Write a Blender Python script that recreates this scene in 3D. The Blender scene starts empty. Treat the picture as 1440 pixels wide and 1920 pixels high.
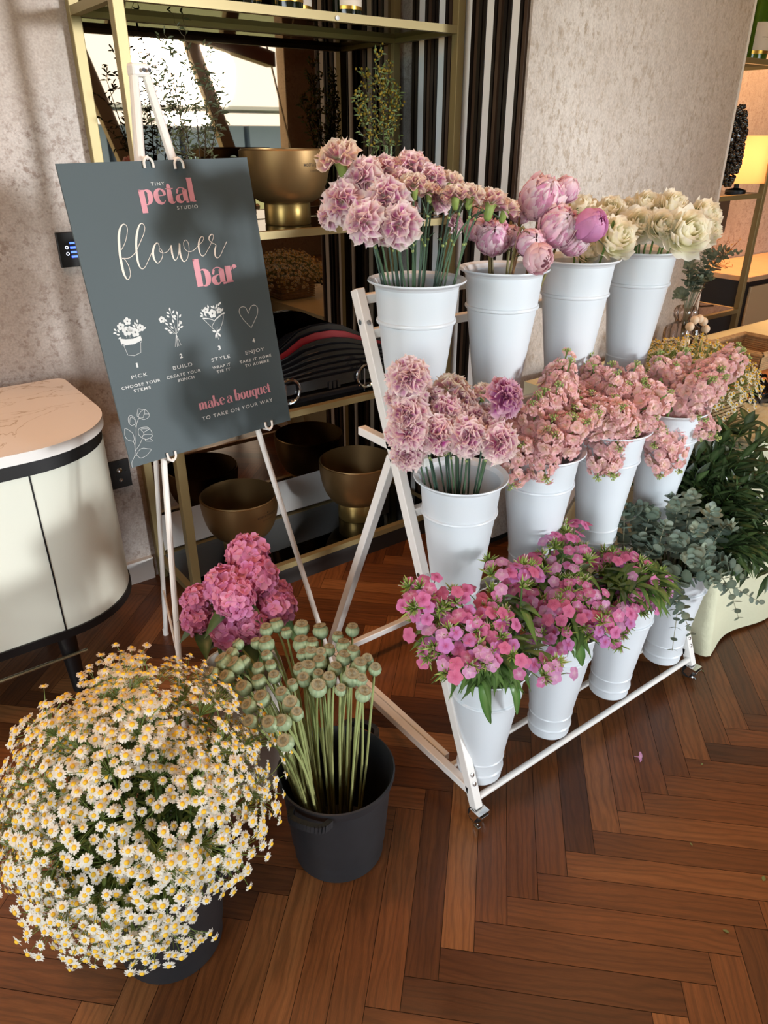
import bpy, math, random
from mathutils import Vector, Matrix, Euler, noise
PI = math.pi
R = math.radians
rnd = random.Random(11)
sc = bpy.context.scene
col = sc.collection

# ------------------------------------------------------------------ camera
cam_d = bpy.data.cameras.new('camera'); cam = bpy.data.objects.new('camera', cam_d); col.objects.link(cam)
cam_d.sensor_width = 36; cam_d.sensor_fit = 'AUTO'; cam_d.lens = 1375 * 36 / 1920
cam_d.clip_start = .05; cam_d.clip_end = 400
cam.location = (0, 0, 1.5); cam.rotation_euler = (R(90 - 27.05), 0, R(-36.8))
sc.camera = cam

# ------------------------------------------------------------------ light
SKY = 11.0
WARM = 4.5
sc.view_settings.view_transform = 'Standard'; sc.view_settings.look = 'None'
sc.view_settings.gamma = 1; sc.view_settings.use_curve_mapping = False
sc.view_settings.exposure = -0.32
sc.cycles.max_bounces = 8; sc.cycles.diffuse_bounces = 4; sc.cycles.glossy_bounces = 4
sc.cycles.transmission_bounces = 6; sc.cycles.transparent_max_bounces = 12
sc.cycles.caustics_reflective = False; sc.cycles.caustics_refractive = False
sc.cycles.sample_clamp_indirect = 4.0
world = bpy.data.worlds.new('sky'); sc.world = world; world.use_nodes = True
bg = world.node_tree.nodes['Background']; bg.inputs[0].default_value = (.86, .94, 1.0, 1); bg.inputs[1].default_value = SKY
WINDOWS = [(2.6, 5.5, .35, 2.75)]       # openings in the wall behind the camera: x0, x1, z0, z1
WY = -4.6
LWIN = (-3.8, .7, .45, 2.75)             # opening in the left wall: y0, y1, z0, z1
l = bpy.data.lights.new('window_portal', 'AREA'); l.shape = 'RECTANGLE'; l.size = LWIN[1] - LWIN[0]; l.size_y = LWIN[3] - LWIN[2]; l.cycles.is_portal = True
o = bpy.data.objects.new('window_portal', l); col.objects.link(o); o.location = (-3.02, (LWIN[0] + LWIN[1]) / 2, (LWIN[2] + LWIN[3]) / 2); o.rotation_euler = (R(90), 0, R(-90))
sun = bpy.data.lights.new('sun', 'SUN'); sun.energy = 4.2; sun.angle = R(6.5); sun.color = (.95, .98, 1.0)
o = bpy.data.objects.new('sun', sun); col.objects.link(o)
o.rotation_euler = Vector((-math.sin(R(23.5)), math.cos(R(23.5)), -math.tan(R(3.8)))).to_track_quat('-Z', 'Y').to_euler()
for (x0, x1, z0, z1) in WINDOWS:
    l = bpy.data.lights.new('window_portal', 'AREA'); l.shape = 'RECTANGLE'; l.size = x1 - x0; l.size_y = z1 - z0
    l.cycles.is_portal = True
    o = bpy.data.objects.new('window_portal', l); col.objects.link(o)
    o.location = ((x0 + x1) / 2, WY - .02, (z0 + z1) / 2); o.rotation_euler = (R(90), 0, 0)

# ------------------------------------------------------------------ materials
def srgb(h):
    if isinstance(h, str):
        h = h.lstrip('#'); v = [int(h[i:i + 2], 16) / 255 for i in (0, 2, 4)]
    else: v = h
    return tuple((c / 12.92 if c <= .04045 else ((c + .055) / 1.055) ** 2.4) for c in v) + (1,)
MATS = {}
def mat(name, c, rough=.5, metal=0, spec=.5, emit=0, trans=0, coat=0, sub=0, noise_amt=0, noise_scale=20, bump=0, bump_scale=60):
    if name in MATS: return MATS[name]
    m = bpy.data.materials.new(name); m.use_nodes = True; nt = m.node_tree
    b = nt.nodes['Principled BSDF']
    b.inputs['Base Color'].default_value = srgb(c); b.inputs['Roughness'].default_value = rough
    b.inputs['Metallic'].default_value = metal; b.inputs['Specular IOR Level'].default_value = spec
    b.inputs['Transmission Weight'].default_value = trans; b.inputs['Coat Weight'].default_value = coat
    b.inputs['Coat Roughness'].default_value = .15
    if emit:
        b.inputs['Emission Color'].default_value = srgb(c); b.inputs['Emission Strength'].default_value = emit
    tc = None
    if noise_amt or bump:
        tc = nt.nodes.new('ShaderNodeTexCoord')
    if noise_amt:
        n = nt.nodes.new('ShaderNodeTexNoise'); n.inputs['Scale'].default_value = noise_scale; n.inputs['Detail'].default_value = 5
        nt.links.new(tc.outputs['Object'], n.inputs['Vector'])
        mx = nt.nodes.new('ShaderNodeMix'); mx.data_type = 'RGBA'; mx.blend_type = 'MULTIPLY'; mx.inputs[0].default_value = noise_amt
        mx.inputs[6].default_value = srgb(c); cr = nt.nodes.new('ShaderNodeMapRange'); cr.inputs[1].default_value = .3; cr.inputs[2].default_value = .7
        cr.inputs[3].default_value = .35; cr.inputs[4].default_value = 1.25
        nt.links.new(n.outputs['Fac'], cr.inputs[0]); nt.links.new(cr.outputs[0], mx.inputs[7]); nt.links.new(mx.outputs[2], b.inputs['Base Color'])
    if bump:
        n2 = nt.nodes.new('ShaderNodeTexNoise'); n2.inputs['Scale'].default_value = bump_scale; n2.inputs['Detail'].default_value = 4
        nt.links.new(tc.outputs['Object'], n2.inputs['Vector'])
        bp = nt.nodes.new('ShaderNodeBump'); bp.inputs['Strength'].default_value = bump; bp.inputs['Distance'].default_value = .01
        nt.links.new(n2.outputs['Fac'], bp.inputs['Height']); nt.links.new(bp.outputs[0], b.inputs['Normal'])
    MATS[name] = m
    return m
def leafmat(name, rough=.5, trans=.25):
    """colours come from the petals' and leaves' own colour attribute; a little light passes through"""
    if name in MATS: return MATS[name]
    m = bpy.data.materials.new(name); m.use_nodes = True; nt = m.node_tree; b = nt.nodes['Principled BSDF']
    a = nt.nodes.new('ShaderNodeAttribute'); a.attribute_name = 'Col'
    nt.links.new(a.outputs['Color'], b.inputs['Base Color']); b.inputs['Roughness'].default_value = rough
    b.inputs['Specular IOR Level'].default_value = .3
    t = nt.nodes.new('ShaderNodeBsdfTranslucent'); nt.links.new(a.outputs['Color'], t.inputs['Color'])
    mx = nt.nodes.new('ShaderNodeMixShader'); mx.inputs[0].default_value = trans
    nt.links.new(b.outputs[0], mx.inputs[1]); nt.links.new(t.outputs[0], mx.inputs[2])
    nt.links.new(mx.outputs[0], nt.nodes['Material Output'].inputs['Surface'])
    MATS[name] = m
    return m
def glassmat(name, tint, gloss=.12, rough=.02):
    if name in MATS: return MATS[name]
    m = bpy.data.materials.new(name); m.use_nodes = True; nt = m.node_tree; nt.nodes.remove(nt.nodes['Principled BSDF'])
    t = nt.nodes.new('ShaderNodeBsdfTransparent'); t.inputs[0].default_value = srgb(tint)
    g = nt.nodes.new('ShaderNodeBsdfGlossy'); g.inputs['Roughness'].default_value = rough
    fr = nt.nodes.new('ShaderNodeFresnel'); fr.inputs[0].default_value = 1.5
    ad = nt.nodes.new('ShaderNodeMath'); ad.operation = 'ADD'; ad.inputs[1].default_value = gloss; ad.use_clamp = True
    nt.links.new(fr.outputs[0], ad.inputs[0])
    mx = nt.nodes.new('ShaderNodeMixShader'); nt.links.new(ad.outputs[0], mx.inputs[0])
    nt.links.new(t.outputs[0], mx.inputs[1]); nt.links.new(g.outputs[0], mx.inputs[2])
    nt.links.new(mx.outputs[0], nt.nodes['Material Output'].inputs['Surface'])
    MATS[name] = m
    return m
def plaster(name, base, dark, light, sx=1.0, sz=1.0):
    m = bpy.data.materials.new(name); m.use_nodes = True; nt = m.node_tree; b = nt.nodes['Principled BSDF']
    tc = nt.nodes.new('ShaderNodeTexCoord'); mp = nt.nodes.new('ShaderNodeMapping'); mp.inputs['Scale'].default_value = (sx, sx, sz)
    nt.links.new(tc.outputs['Object'], mp.inputs['Vector'])
    n1 = nt.nodes.new('ShaderNodeTexNoise'); n1.inputs['Scale'].default_value = 3.2; n1.inputs['Detail'].default_value = 9; n1.inputs['Roughness'].default_value = .72
    n2 = nt.nodes.new('ShaderNodeTexNoise'); n2.inputs['Scale'].default_value = 38; n2.inputs['Detail'].default_value = 9; n2.inputs['Roughness'].default_value = .78
    n3 = nt.nodes.new('ShaderNodeTexNoise'); n3.inputs['Scale'].default_value = 160; n3.inputs['Detail'].default_value = 2
    for n in (n1, n2, n3): nt.links.new(mp.outputs[0], n.inputs['Vector'])
    def ramp(src, a, bb, ca, cb):
        r = nt.nodes.new('ShaderNodeValToRGB'); r.color_ramp.elements[0].position = a; r.color_ramp.elements[1].position = bb
        r.color_ramp.elements[0].color = ca; r.color_ramp.elements[1].color = cb
        nt.links.new(src, r.inputs[0]); return r
    r1 = ramp(n1.outputs['Fac'], .38, .62, srgb(base), srgb(light))
    mul = nt.nodes.new('ShaderNodeMath'); mul.operation = 'MULTIPLY'
    ma = nt.nodes.new('ShaderNodeMapRange'); ma.inputs[1].default_value = .49; ma.inputs[2].default_value = .60
    nt.links.new(n2.outputs['Fac'], ma.inputs[0])
    mb_ = nt.nodes.new('ShaderNodeMapRange'); mb_.inputs[1].default_value = .40; mb_.inputs[2].default_value = .60; mb_.inputs[3].default_value = .18
    nt.links.new(n1.outputs['Fac'], mb_.inputs[0])
    ma.inputs[4].default_value = .85; nt.links.new(ma.outputs[0], mul.inputs[0]); nt.links.new(mb_.outputs[0], mul.inputs[1])
    mx = nt.nodes.new('ShaderNodeMix'); mx.data_type = 'RGBA'; mx.inputs[7].default_value = srgb(dark)
    nt.links.new(mul.outputs[0], mx.inputs[0]); nt.links.new(r1.outputs[0], mx.inputs[6])
    mx2 = nt.nodes.new('ShaderNodeMix'); mx2.data_type = 'RGBA'; mx2.blend_type = 'OVERLAY'; mx2.inputs[0].default_value = .35
    nt.links.new(mx.outputs[2], mx2.inputs[6]); nt.links.new(n3.outputs['Fac'], mx2.inputs[7])
    nt.links.new(mx2.outputs[2], b.inputs['Base Color']); b.inputs['Roughness'].default_value = .75
    bp = nt.nodes.new('ShaderNodeBump'); bp.inputs['Strength'].default_value = .12; bp.inputs['Distance'].default_value = .003
    nt.links.new(n2.outputs['Fac'], bp.inputs['Height']); nt.links.new(bp.outputs[0], b.inputs['Normal'])
    MATS[name] = m
    return m
def oak(name):
    m = bpy.data.materials.new(name); m.use_nodes = True; nt = m.node_tree; b = nt.nodes['Principled BSDF']
    uv = nt.nodes.new('ShaderNodeUVMap'); uv.uv_map = 'UV'
    at = nt.nodes.new('ShaderNodeAttribute'); at.attribute_name = 'Col'
    sp = nt.nodes.new('ShaderNodeSeparateColor'); nt.links.new(at.outputs['Color'], sp.inputs[0])
    mp = nt.nodes.new('ShaderNodeMapping'); mp.inputs['Scale'].default_value = (1.6, 22, 1); nt.links.new(uv.outputs[0], mp.inputs['Vector'])
    n1 = nt.nodes.new('ShaderNodeTexNoise'); n1.inputs['Scale'].default_value = 2.2; n1.inputs['Detail'].default_value = 3
    nt.links.new(mp.outputs[0], n1.inputs['Vector'])
    wv = nt.nodes.new('ShaderNodeTexWave'); wv.wave_type = 'BANDS'; wv.bands_direction = 'Y'; wv.inputs['Scale'].default_value = 1.0
    wv.inputs['Distortion'].default_value = 14; wv.inputs['Detail'].default_value = 2.5; wv.inputs['Detail Scale'].default_value = .8; wv.inputs['Detail Roughness'].default_value = .6
    mp2 = nt.nodes.new('ShaderNodeMapping'); mp2.inputs['Scale'].default_value = (4.0, 20, 1); nt.links.new(uv.outputs[0], mp2.inputs['Vector'])
    nt.links.new(mp2.outputs[0], wv.inputs['Vector'])
    fine = nt.nodes.new('ShaderNodeTexNoise'); fine.inputs['Scale'].default_value = 1; fine.inputs['Detail'].default_value = 4
    mp3 = nt.nodes.new('ShaderNodeMapping'); mp3.inputs['Scale'].default_value = (30, 600, 1); nt.links.new(uv.outputs[0], mp3.inputs['Vector']); nt.links.new(mp3.outputs[0], fine.inputs['Vector'])
    r = nt.nodes.new('ShaderNodeValToRGB'); els = r.color_ramp.elements
    els[0].position = 0; els[0].color = srgb('#472713'); els[1].position = 1; els[1].color = srgb('#97643a')
    e = els.new(.45); e.color = srgb('#6d4020')
    # tone of the plank + broad grain
    t1 = nt.nodes.new('ShaderNodeMath'); t1.operation = 'MULTIPLY_ADD'; t1.inputs[1].default_value = .8; t1.inputs[2].default_value = .0
    nt.links.new(sp.outputs[0], t1.inputs[0])
    t2 = nt.nodes.new('ShaderNodeMath'); t2.operation = 'MULTIPLY_ADD'; t2.inputs[1].default_value = .5; nt.links.new(n1.outputs['Fac'], t2.inputs[0])
    t2b = nt.nodes.new('ShaderNodeMath'); t2b.operation = 'SUBTRACT'; t2b.inputs[1].default_value = .25
    nt.links.new(t1.outputs[0], t2.inputs[2]); nt.links.new(t2.outputs[0], t2b.inputs[0]); nt.links.new(t2b.outputs[0], r.inputs[0])
    # grain lines
    g = nt.nodes.new('ShaderNodeMapRange'); g.inputs[1].default_value = .0; g.inputs[2].default_value = .55; g.inputs[3].default_value = .78; g.inputs[4].default_value = 1.05
    nt.links.new(wv.outputs['Fac'], g.inputs[0])
    g2 = nt.nodes.new('ShaderNodeMapRange'); g2.inputs[1].default_value = .3; g2.inputs[2].default_value = .65; g2.inputs[3].default_value = .82; g2.inputs[4].default_value = 1.08
    nt.links.new(fine.outputs['Fac'], g2.inputs[0])
    gm = nt.nodes.new('ShaderNodeMath'); gm.operation = 'MULTIPLY'; nt.links.new(g.outputs[0], gm.inputs[0]); nt.links.new(g2.outputs[0], gm.inputs[1])
    mx = nt.nodes.new('ShaderNodeMix'); mx.data_type = 'RGBA'; mx.blend_type = 'MULTIPLY'; mx.inputs[0].default_value = 1
    nt.links.new(r.outputs[0], mx.inputs[6]); nt.links.new(gm.outputs[0], mx.inputs[7])
    nt.links.new(mx.outputs[2], b.inputs['Base Color']); b.inputs['Roughness'].default_value = .36; b.inputs['Specular IOR Level'].default_value = .45
    bp = nt.nodes.new('ShaderNodeBump'); bp.inputs['Strength'].default_value = .12; bp.inputs['Distance'].default_value = .002
    nt.links.new(gm.outputs[0], bp.inputs['Height']); nt.links.new(bp.outputs[0], b.inputs['Normal'])
    MATS[name] = m
    return m

WHITE_PLASTIC = mat('white_plastic', '#d2d8dd', .32, spec=.5)
WHITE_METAL = mat('white_painted_metal', '#e6e3de', .4)
GOLD = mat('brushed_gold_paint', '#94845a', .45, metal=.4)
BOWL = mat('bronze_gold_metal', '#8a6d46', .42, metal=.75)
BLACK_PLASTIC = mat('black_plastic', '#1c1d20', .5, noise_amt=.25, noise_scale=30)
BLACK = mat('matte_black', '#0c0c0d', .45)
CHROME = mat('chrome', '#d8d8d8', .12, metal=1)
PETAL = leafmat('petals', .6, .4)
LEAF = leafmat('leaves', .45, .2)
LEAFGLOSS = leafmat('glossy_leaves', .28, .12)
STEM = leafmat('stems', .5, .05)
PINK = mat('pink_print', '#d6949f', .6)
CREAM = mat('cream_print', '#efe6da', .6)

# ------------------------------------------------------------------ mesh helpers
class MB:
    def __init__(s): s.v = []; s.f = []; s.c = []; s.m = []; s.uv = None
    def add(s, vs, fs, c=(1, 1, 1), m=0):
        n = len(s.v); s.v.extend(Vector(p) for p in vs)
        if c and isinstance(c[0], (tuple, list)): s.c.extend(c)
        else: s.c.extend([c] * len(vs))
        for f in fs: s.f.append(tuple(i + n for i in f)); s.m.append(m)
        return s
    def box(s, x0, x1, y0, y1, z0, z1, c=(1, 1, 1), m=0):
        vs = [(x, y, z) for z in (z0, z1) for y in (y0, y1) for x in (x0, x1)]
        return s.add(vs, [(0, 2, 3, 1), (4, 5, 7, 6), (0, 1, 5, 4), (2, 6, 7, 3), (0, 4, 6, 2), (1, 3, 7, 5)], c, m)
    def beam(s, a, b, w, h, up=(0, 0, 1), c=(1, 1, 1), m=0):
        a = Vector(a); b = Vector(b); d = (b - a).normalized(); u = Vector(up)
        r = d.cross(u)
        if r.length < 1e-4: r = d.cross(Vector((1, 0, 0)))
        r.normalize(); u = r.cross(d).normalized(); r *= w / 2; u *= h / 2
        vs = [a - r - u, a + r - u, a + r + u, a - r + u, b - r - u, b + r - u, b + r + u, b - r + u]
        return s.add(vs, [(0, 1, 2, 3), (7, 6, 5, 4), (0, 4, 5, 1), (1, 5, 6, 2), (2, 6, 7, 3), (3, 7, 4, 0)], c, m)
    def tube(s, pts, r, n=6, c=(1, 1, 1), m=0, cap=True):
        pts = [Vector(p) for p in pts]; k = len(pts)
        rs = r if isinstance(r, (list, tuple)) else [r] * k
        cs = c if isinstance(c[0], (tuple, list)) else [c] * k
        vs = []; cc = []; ref = None
        for i, p in enumerate(pts):
            d = (pts[min(i + 1, k - 1)] - pts[max(i - 1, 0)])
            if d.length < 1e-9: d = Vector((0, 0, 1))
            d.normalize()
            if ref is None: ref = d.orthogonal().normalized()
            else:
                ref = ref - d * ref.dot(d)
                ref = ref.normalized() if ref.length > 1e-6 else d.orthogonal().normalized()
            w = d.cross(ref)
            for j in range(n):
                a = 2 * PI * j / n; vs.append(p + (ref * math.cos(a) + w * math.sin(a)) * rs[i]); cc.append(cs[i])
        fs = [(i * n + j, i * n + (j + 1) % n, (i + 1) * n + (j + 1) % n, (i + 1) * n + j) for i in range(k - 1) for j in range(n)]
        if cap: fs += [tuple(range(n - 1, -1, -1)), tuple((k - 1) * n + j for j in range(n))]
        return s.add(vs, fs, cc, m)
    def lathe(s, prof, n=32, o=(0, 0, 0), c=(1, 1, 1), m=0, M=None, close=False):
        o = Vector(o); vs = []; cc = []
        for i, (r, z) in enumerate(prof):
            for j in range(n):
                a = 2 * PI * j / n; p = Vector((r * math.cos(a), r * math.sin(a), z)); vs.append((M @ p if M else p) + o)
                cc.append(c[i] if isinstance(c[0], (tuple, list)) else c)
        k = len(prof)
        fs = [(i * n + j, i * n + (j + 1) % n, (i + 1) * n + (j + 1) % n, (i + 1) * n + j) for i in range(k - 1) for j in range(n)]
        if prof[0][0] > 1e-6: fs.append(tuple(range(n - 1, -1, -1)))
        if prof[-1][0] > 1e-6: fs.append(tuple((k - 1) * n + j for j in range(n)))
        return s.add(vs, fs, cc, m)
    def grid(s, P, c=(1, 1, 1), m=0):
        """P[i][j] points, optional colours per point"""
        h = len(P); w = len(P[0]); vs = [p for row in P for p in row]
        cc = [q for row in c for q in row] if isinstance(c[0], (list,)) else [c] * len(vs)
        fs = [(i * w + j, i * w + j + 1, (i + 1) * w + j + 1, (i + 1) * w + j) for i in range(h - 1) for j in range(w - 1)]
        return s.add(vs, fs, cc, m)
    def ball(s, p, r, n=8, k=6, c=(1, 1, 1), m=0, sq=1.0):
        prof = [(max(1e-7, r * math.sin(PI * i / k)), -r * sq * math.cos(PI * i / k)) for i in range(k + 1)]
        return s.lathe(prof, n, p, c, m)
    def data(s, name, mats, smooth=True, sharp=35):
        me = bpy.data.meshes.new(name); me.from_pydata([tuple(v) for v in s.v], [], s.f)
        for mt in (mats if isinstance(mats, (list, tuple)) else [mats]): me.materials.append(mt)
        me.polygons.foreach_set('material_index', s.m)
        a = me.color_attributes.new('Col', 'FLOAT_COLOR', 'POINT')
        flat = []
        for q in s.c: flat.extend((q[0], q[1], q[2], 1))
        a.data.foreach_set('color', flat)
        me.polygons.foreach_set('use_smooth', [smooth] * len(s.f))
        if smooth and sharp: me.set_sharp_from_angle(angle=R(sharp))
        me.update(); return me
    def build(s, name, mats, parent=None, smooth=True, sharp=35, bevel=0):
        o0 = wloc(parent)
        if o0.length > 0: s.v = [v - o0 for v in s.v]
        o = bpy.data.objects.new(name, s.data(name, mats, smooth, sharp)); col.objects.link(o); o.parent = parent
        if bevel:
            b = o.modifiers.new('bevel', 'BEVEL'); b.width = bevel; b.segments = 2; b.limit_method = 'ANGLE'
        return o
def wloc(p):
    v = Vector((0, 0, 0))
    while p is not None: v = v + p.location; p = p.parent
    return v
def tag(o, label=None, cat=None, group=None, kind=None):
    if label: o['label'] = label
    if cat: o['category'] = cat
    if group: o['group'] = group
    if kind: o['kind'] = kind
    return o
def thing(name, label, cat, loc=(0, 0, 0), group=None):
    o = bpy.data.objects.new(name, None); col.objects.link(o); o.location = loc; o.empty_display_size = .02
    return tag(o, label, cat, group)
def inst(name, me, parent, M):
    o = bpy.data.objects.new(name, me); col.objects.link(o); o.parent = parent; o.matrix_local = M
    return o
def look(n, spin=0.0):
    """rotation that takes +Z onto n"""
    return Vector(n).normalized().to_track_quat('Z', 'Y').to_matrix().to_4x4() @ Matrix.Rotation(spin, 4, 'Z')
def place(p, n, s, spin=0.0): return Matrix.Translation(p) @ look(n, spin) @ Matrix.Scale(s, 4)
def lerp(a, b, t): return a + (b - a) * t
def mixc(a, b, t): return tuple(x + (y - x) * t for x, y in zip(a, b))
def L3(h): return srgb(h)[:3]
def bez(a, b, c, n=7):
    a, b, c = Vector(a), Vector(b), Vector(c)
    return [a * (1 - t) ** 2 + b * 2 * t * (1 - t) + c * t * t for t in [i / (n - 1) for i in range(n)]]
def catmull(P, k=6):
    P = [Vector(p) for p in P]; out = []
    for i in range(len(P) - 1):
        p0 = P[max(i - 1, 0)]; p1 = P[i]; p2 = P[i + 1]; p3 = P[min(i + 2, len(P) - 1)]
        for j in range(k):
            t = j / k
            out.append(.5 * ((2 * p1) + (p2 - p0) * t + (2 * p0 - 5 * p1 + 4 * p2 - p3) * t * t + (3 * p1 - p0 - 3 * p2 + p3) * t ** 3))
    return out + [P[-1]]
def leaf_blade(mb, base, d, length, width, up=(0, 0, 1), droop=.3, c=(.1, .2, .05), n=5, pointy=1.0, fold=.15, tipc=None):
    base = Vector(base); d = Vector(d).normalized(); up = Vector(up)
    side = d.cross(up)
    if side.length < 1e-3: side = d.orthogonal()
    side.normalize(); nrm = side.cross(d).normalized()
    P = []; C = []
    for i in range(n + 1):
        t = i / n
        w = width * (math.sin(PI * min(1, t ** .8)) ** (pointy)) if pointy else width
        if i == 0: w = width * .12
        if i == n: w = width * .02
        ctr = base + d * (length * t) - Vector((0, 0, 1)) * (droop * length * t * t)
        P.append([ctr - side * w / 2 + nrm * fold * w, ctr, ctr + side * w / 2 + nrm * fold * w])
        q = mixc(c, tipc, t) if tipc else c
        C.append([q, mixc(q, (.5, .6, .3), .12), q])
    mb.grid(P, C)
def round_leaf(mb, base, d, nrm, r, c):
    """a nearly round leaf blade attached at its rim"""
    base = Vector(base); d = Vector(d).normalized(); nrm = Vector(nrm); side = d.cross(nrm)
    if side.length < 1e-3: side = d.orthogonal()
    side.normalize(); nrm = side.cross(d)
    ctr = base + d * r; vs = [ctr - nrm * r * .15]; k = 9
    for j in range(k):
        a = 2 * PI * j / k; vs.append(ctr + (d * math.cos(a) * 1.05 + side * math.sin(a) * .92) * r)
    mb.add(vs, [(0, 1 + j, 1 + (j + 1) % k) for j in range(k)], [mixc(c, (.6, .65, .5), .15)] + [c] * k)
def text_shape(mb, body, x, y, w=None, h=5.0, to3d=None, space=1.0, m=0, align='LEFT', bold=0):
    """flat letters; x, y = baseline start in mm, scaled to width w and cap height h; to3d maps (x, y) to the place"""
    cu = bpy.data.curves.new('lettering', 'FONT'); cu.body = body; cu.size = 1; cu.space_character = space; cu.resolution_u = 3
    cu.offset = bold
    ob = bpy.data.objects.new('lettering', cu); col.objects.link(ob)
    bpy.context.view_layer.update()
    me = ob.evaluated_get(bpy.context.evaluated_depsgraph_get()).to_mesh()
    P = [v.co.copy() for v in me.vertices]; F = [tuple(p.vertices) for p in me.polygons]
    ob.to_mesh_clear() if False else None
    bpy.data.objects.remove(ob); bpy.data.curves.remove(cu)
    x0 = min(p.x for p in P); x1 = max(p.x for p in P); cap = .729 if body.upper() == body else .729
    sy = h / cap; sx = (w / (x1 - x0)) if w else sy
    mb.add([to3d(x + (p.x - x0) * sx, y - p.y * sy) for p in P], F, (1, 1, 1), m)
def ribbon(mb, pts, to3d, smooth=True, k=5, wscale=1.0):
    """2-D stroke of changing width: pts = (x, y, w) in mm"""
    V = [Vector((p[0], p[1], p[2] if len(p) > 2 else .6)) for p in pts]
    if smooth and len(V) > 2: V = catmull(V, k)
    vs = []
    for i, p in enumerate(V):
        d = V[min(i + 1, len(V) - 1)] - V[max(i - 1, 0)]; n = Vector((-d.y, d.x)); n = n.normalized() if n.length > 1e-9 else Vector((0, 1))
        hw = max(.12, p.z) * wscale / 2
        vs += [to3d(p.x + n.x * hw, p.y + n.y * hw), to3d(p.x - n.x * hw, p.y - n.y * hw)]
    mb.add(vs, [(2 * i, 2 * i + 1, 2 * i + 3, 2 * i + 2) for i in range(len(V) - 1)])

# ================================================================== the room
def struct(name, mb, m, smooth=False, bevel=0):
    o = mb.build(name, m, None, smooth, bevel=bevel); o['kind'] = 'structure'; return o
OAK = oak('oak_planks'); 
WALLM = plaster('plaster_wall', '#aba097', '#857266', '#bcb4ae')
PANELM = plaster('panel_fabric', '#b5aca3', '#958571', '#c0b9b1', 1.2, .7)
SKIRT = mat('white_skirting', '#e4e2de', .45)
DARK = mat('dark_gap', '#120d0a', .8)
BROWNW = plaster('brown_wall', '#8d6a50', '#6d4a36', '#9b7759')
CEIL = mat('dark_ceiling', '#5a4a3e', .8)

# herringbone floor: one floor, the planks are its pattern
W0 = .0685; NL = 7; LEN = W0 * NL
A0 = Vector((.758, .687)); ua = Vector((1, 1)).normalized(); vb = Vector((1, -1)).normalized()
fl = MB(); fuv = []; gap = .0006
fr = random.Random(5)
XR = (-3.0, 7.0); YR = (-4.6, 2.8)
for k in range(-150, 150):
    for j in range(-26, 26):
        for typ in (0, 1):
            if typ == 0: u0, u1, v0, v1 = -W0, 0, 0, LEN
            else: u0, u1, v0, v1 = 0, LEN, 0, W0
            du = k * W0 + j * LEN; dv = k * W0 - j * LEN
            c = A0 + ua * ((u0 + u1) / 2 + du) + vb * ((v0 + v1) / 2 + dv)
            if not (XR[0] - .3 < c.x < XR[1] + .3 and YR[0] - .3 < c.y < YR[1] + .3): continue
            q = [A0 + ua * (a + du) + vb * (b + dv) for a, b in ((u0 + gap, v0 + gap), (u1 - gap, v0 + gap), (u1 - gap, v1 - gap), (u0 + gap, v1 - gap))]
            tone = min(1, max(0, fr.gauss(.5, .27)))
            fl.add([(p.x, p.y, 0) for p in q], [(0, 3, 2, 1)], (tone, fr.random(), 0))
            ou = fr.uniform(0, 60); ov = fr.uniform(0, 60)
            uvs = [(ou, ov), (ou, ov + W0), (ou + LEN, ov + W0), (ou + LEN, ov)] if typ == 0 else [(ou, ov), (ou + LEN, ov), (ou + LEN, ov + W0), (ou, ov + W0)]
            fuv += [uvs[0], uvs[3], uvs[2], uvs[1]]
fl.add([(XR[0], YR[0], -.002), (XR[1], YR[0], -.002), (XR[1], YR[1], -.002), (XR[0], YR[1], -.002)], [(0, 1, 2, 3)], (0, 0, 0), 1)
fuv += [(0, 0)] * 4
floor = struct('floor', fl, [OAK, DARK])
ul = floor.data.uv_layers.new(name='UV'); ul.data.foreach_set('uv', [x for p in fuv for x in p])

YB = 2.45; XS = 1.91; YA = 2.80; ZC = 3.0
struct('wall_back', MB().box(-3, 1.93, YB, YB + .1, 0, ZC), WALLM)
struct('wall_alcove', MB().box(1.93, 7.1, YA, YA + .1, 0, ZC), WALLM)
wl = MB(); a, b, c, d = LWIN
wl.box(-3.1, -3, WY - .1, a, 0, ZC).box(-3.1, -3, b, YB + .1, 0, ZC).box(-3.1, -3, a, b, 0, c).box(-3.1, -3, a, b, d, ZC)
struct('wall_left', wl, WALLM)
m = MB()
for y in (a, (a + b) / 2, b): m.beam((-3.05, y, c), (-3.05, y, d), .05, .07)
for z in (c, d): m.beam((-3.05, a, z), (-3.05, b, z), .05, .07)
struct('window_2', m, mat('window_frame', '#b59b78', .5))
struct('wall_right', MB().box(7, 7.1, WY - .1, YA + .1, 0, ZC), BROWNW)
struct('ceiling', MB().box(-3.1, 7.1, WY - .1, YA + .1, ZC, ZC + .1), CEIL)
wf = MB(); x = -3.0
for (x0, x1, z0, z1) in WINDOWS:
    wf.box(x, x0, WY - .2, WY, 0, ZC); wf.box(x0, x1, WY - .2, WY, 0, z0); wf.box(x0, x1, WY - .2, WY, z1, ZC); x = x1
wf.box(x, 7.0, WY - .2, WY, 0, ZC)
struct('wall_front', wf, plaster('beige_wall', '#b08f6c', '#8d6c4c', '#bb9c7c'))
sk = MB().box(-3, .73, YB - .014, YB, 0, .085); sk.box(-3, .73, YB - .022, YB, .085, .093)
struct('baseboard_back', sk, SKIRT)
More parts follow.
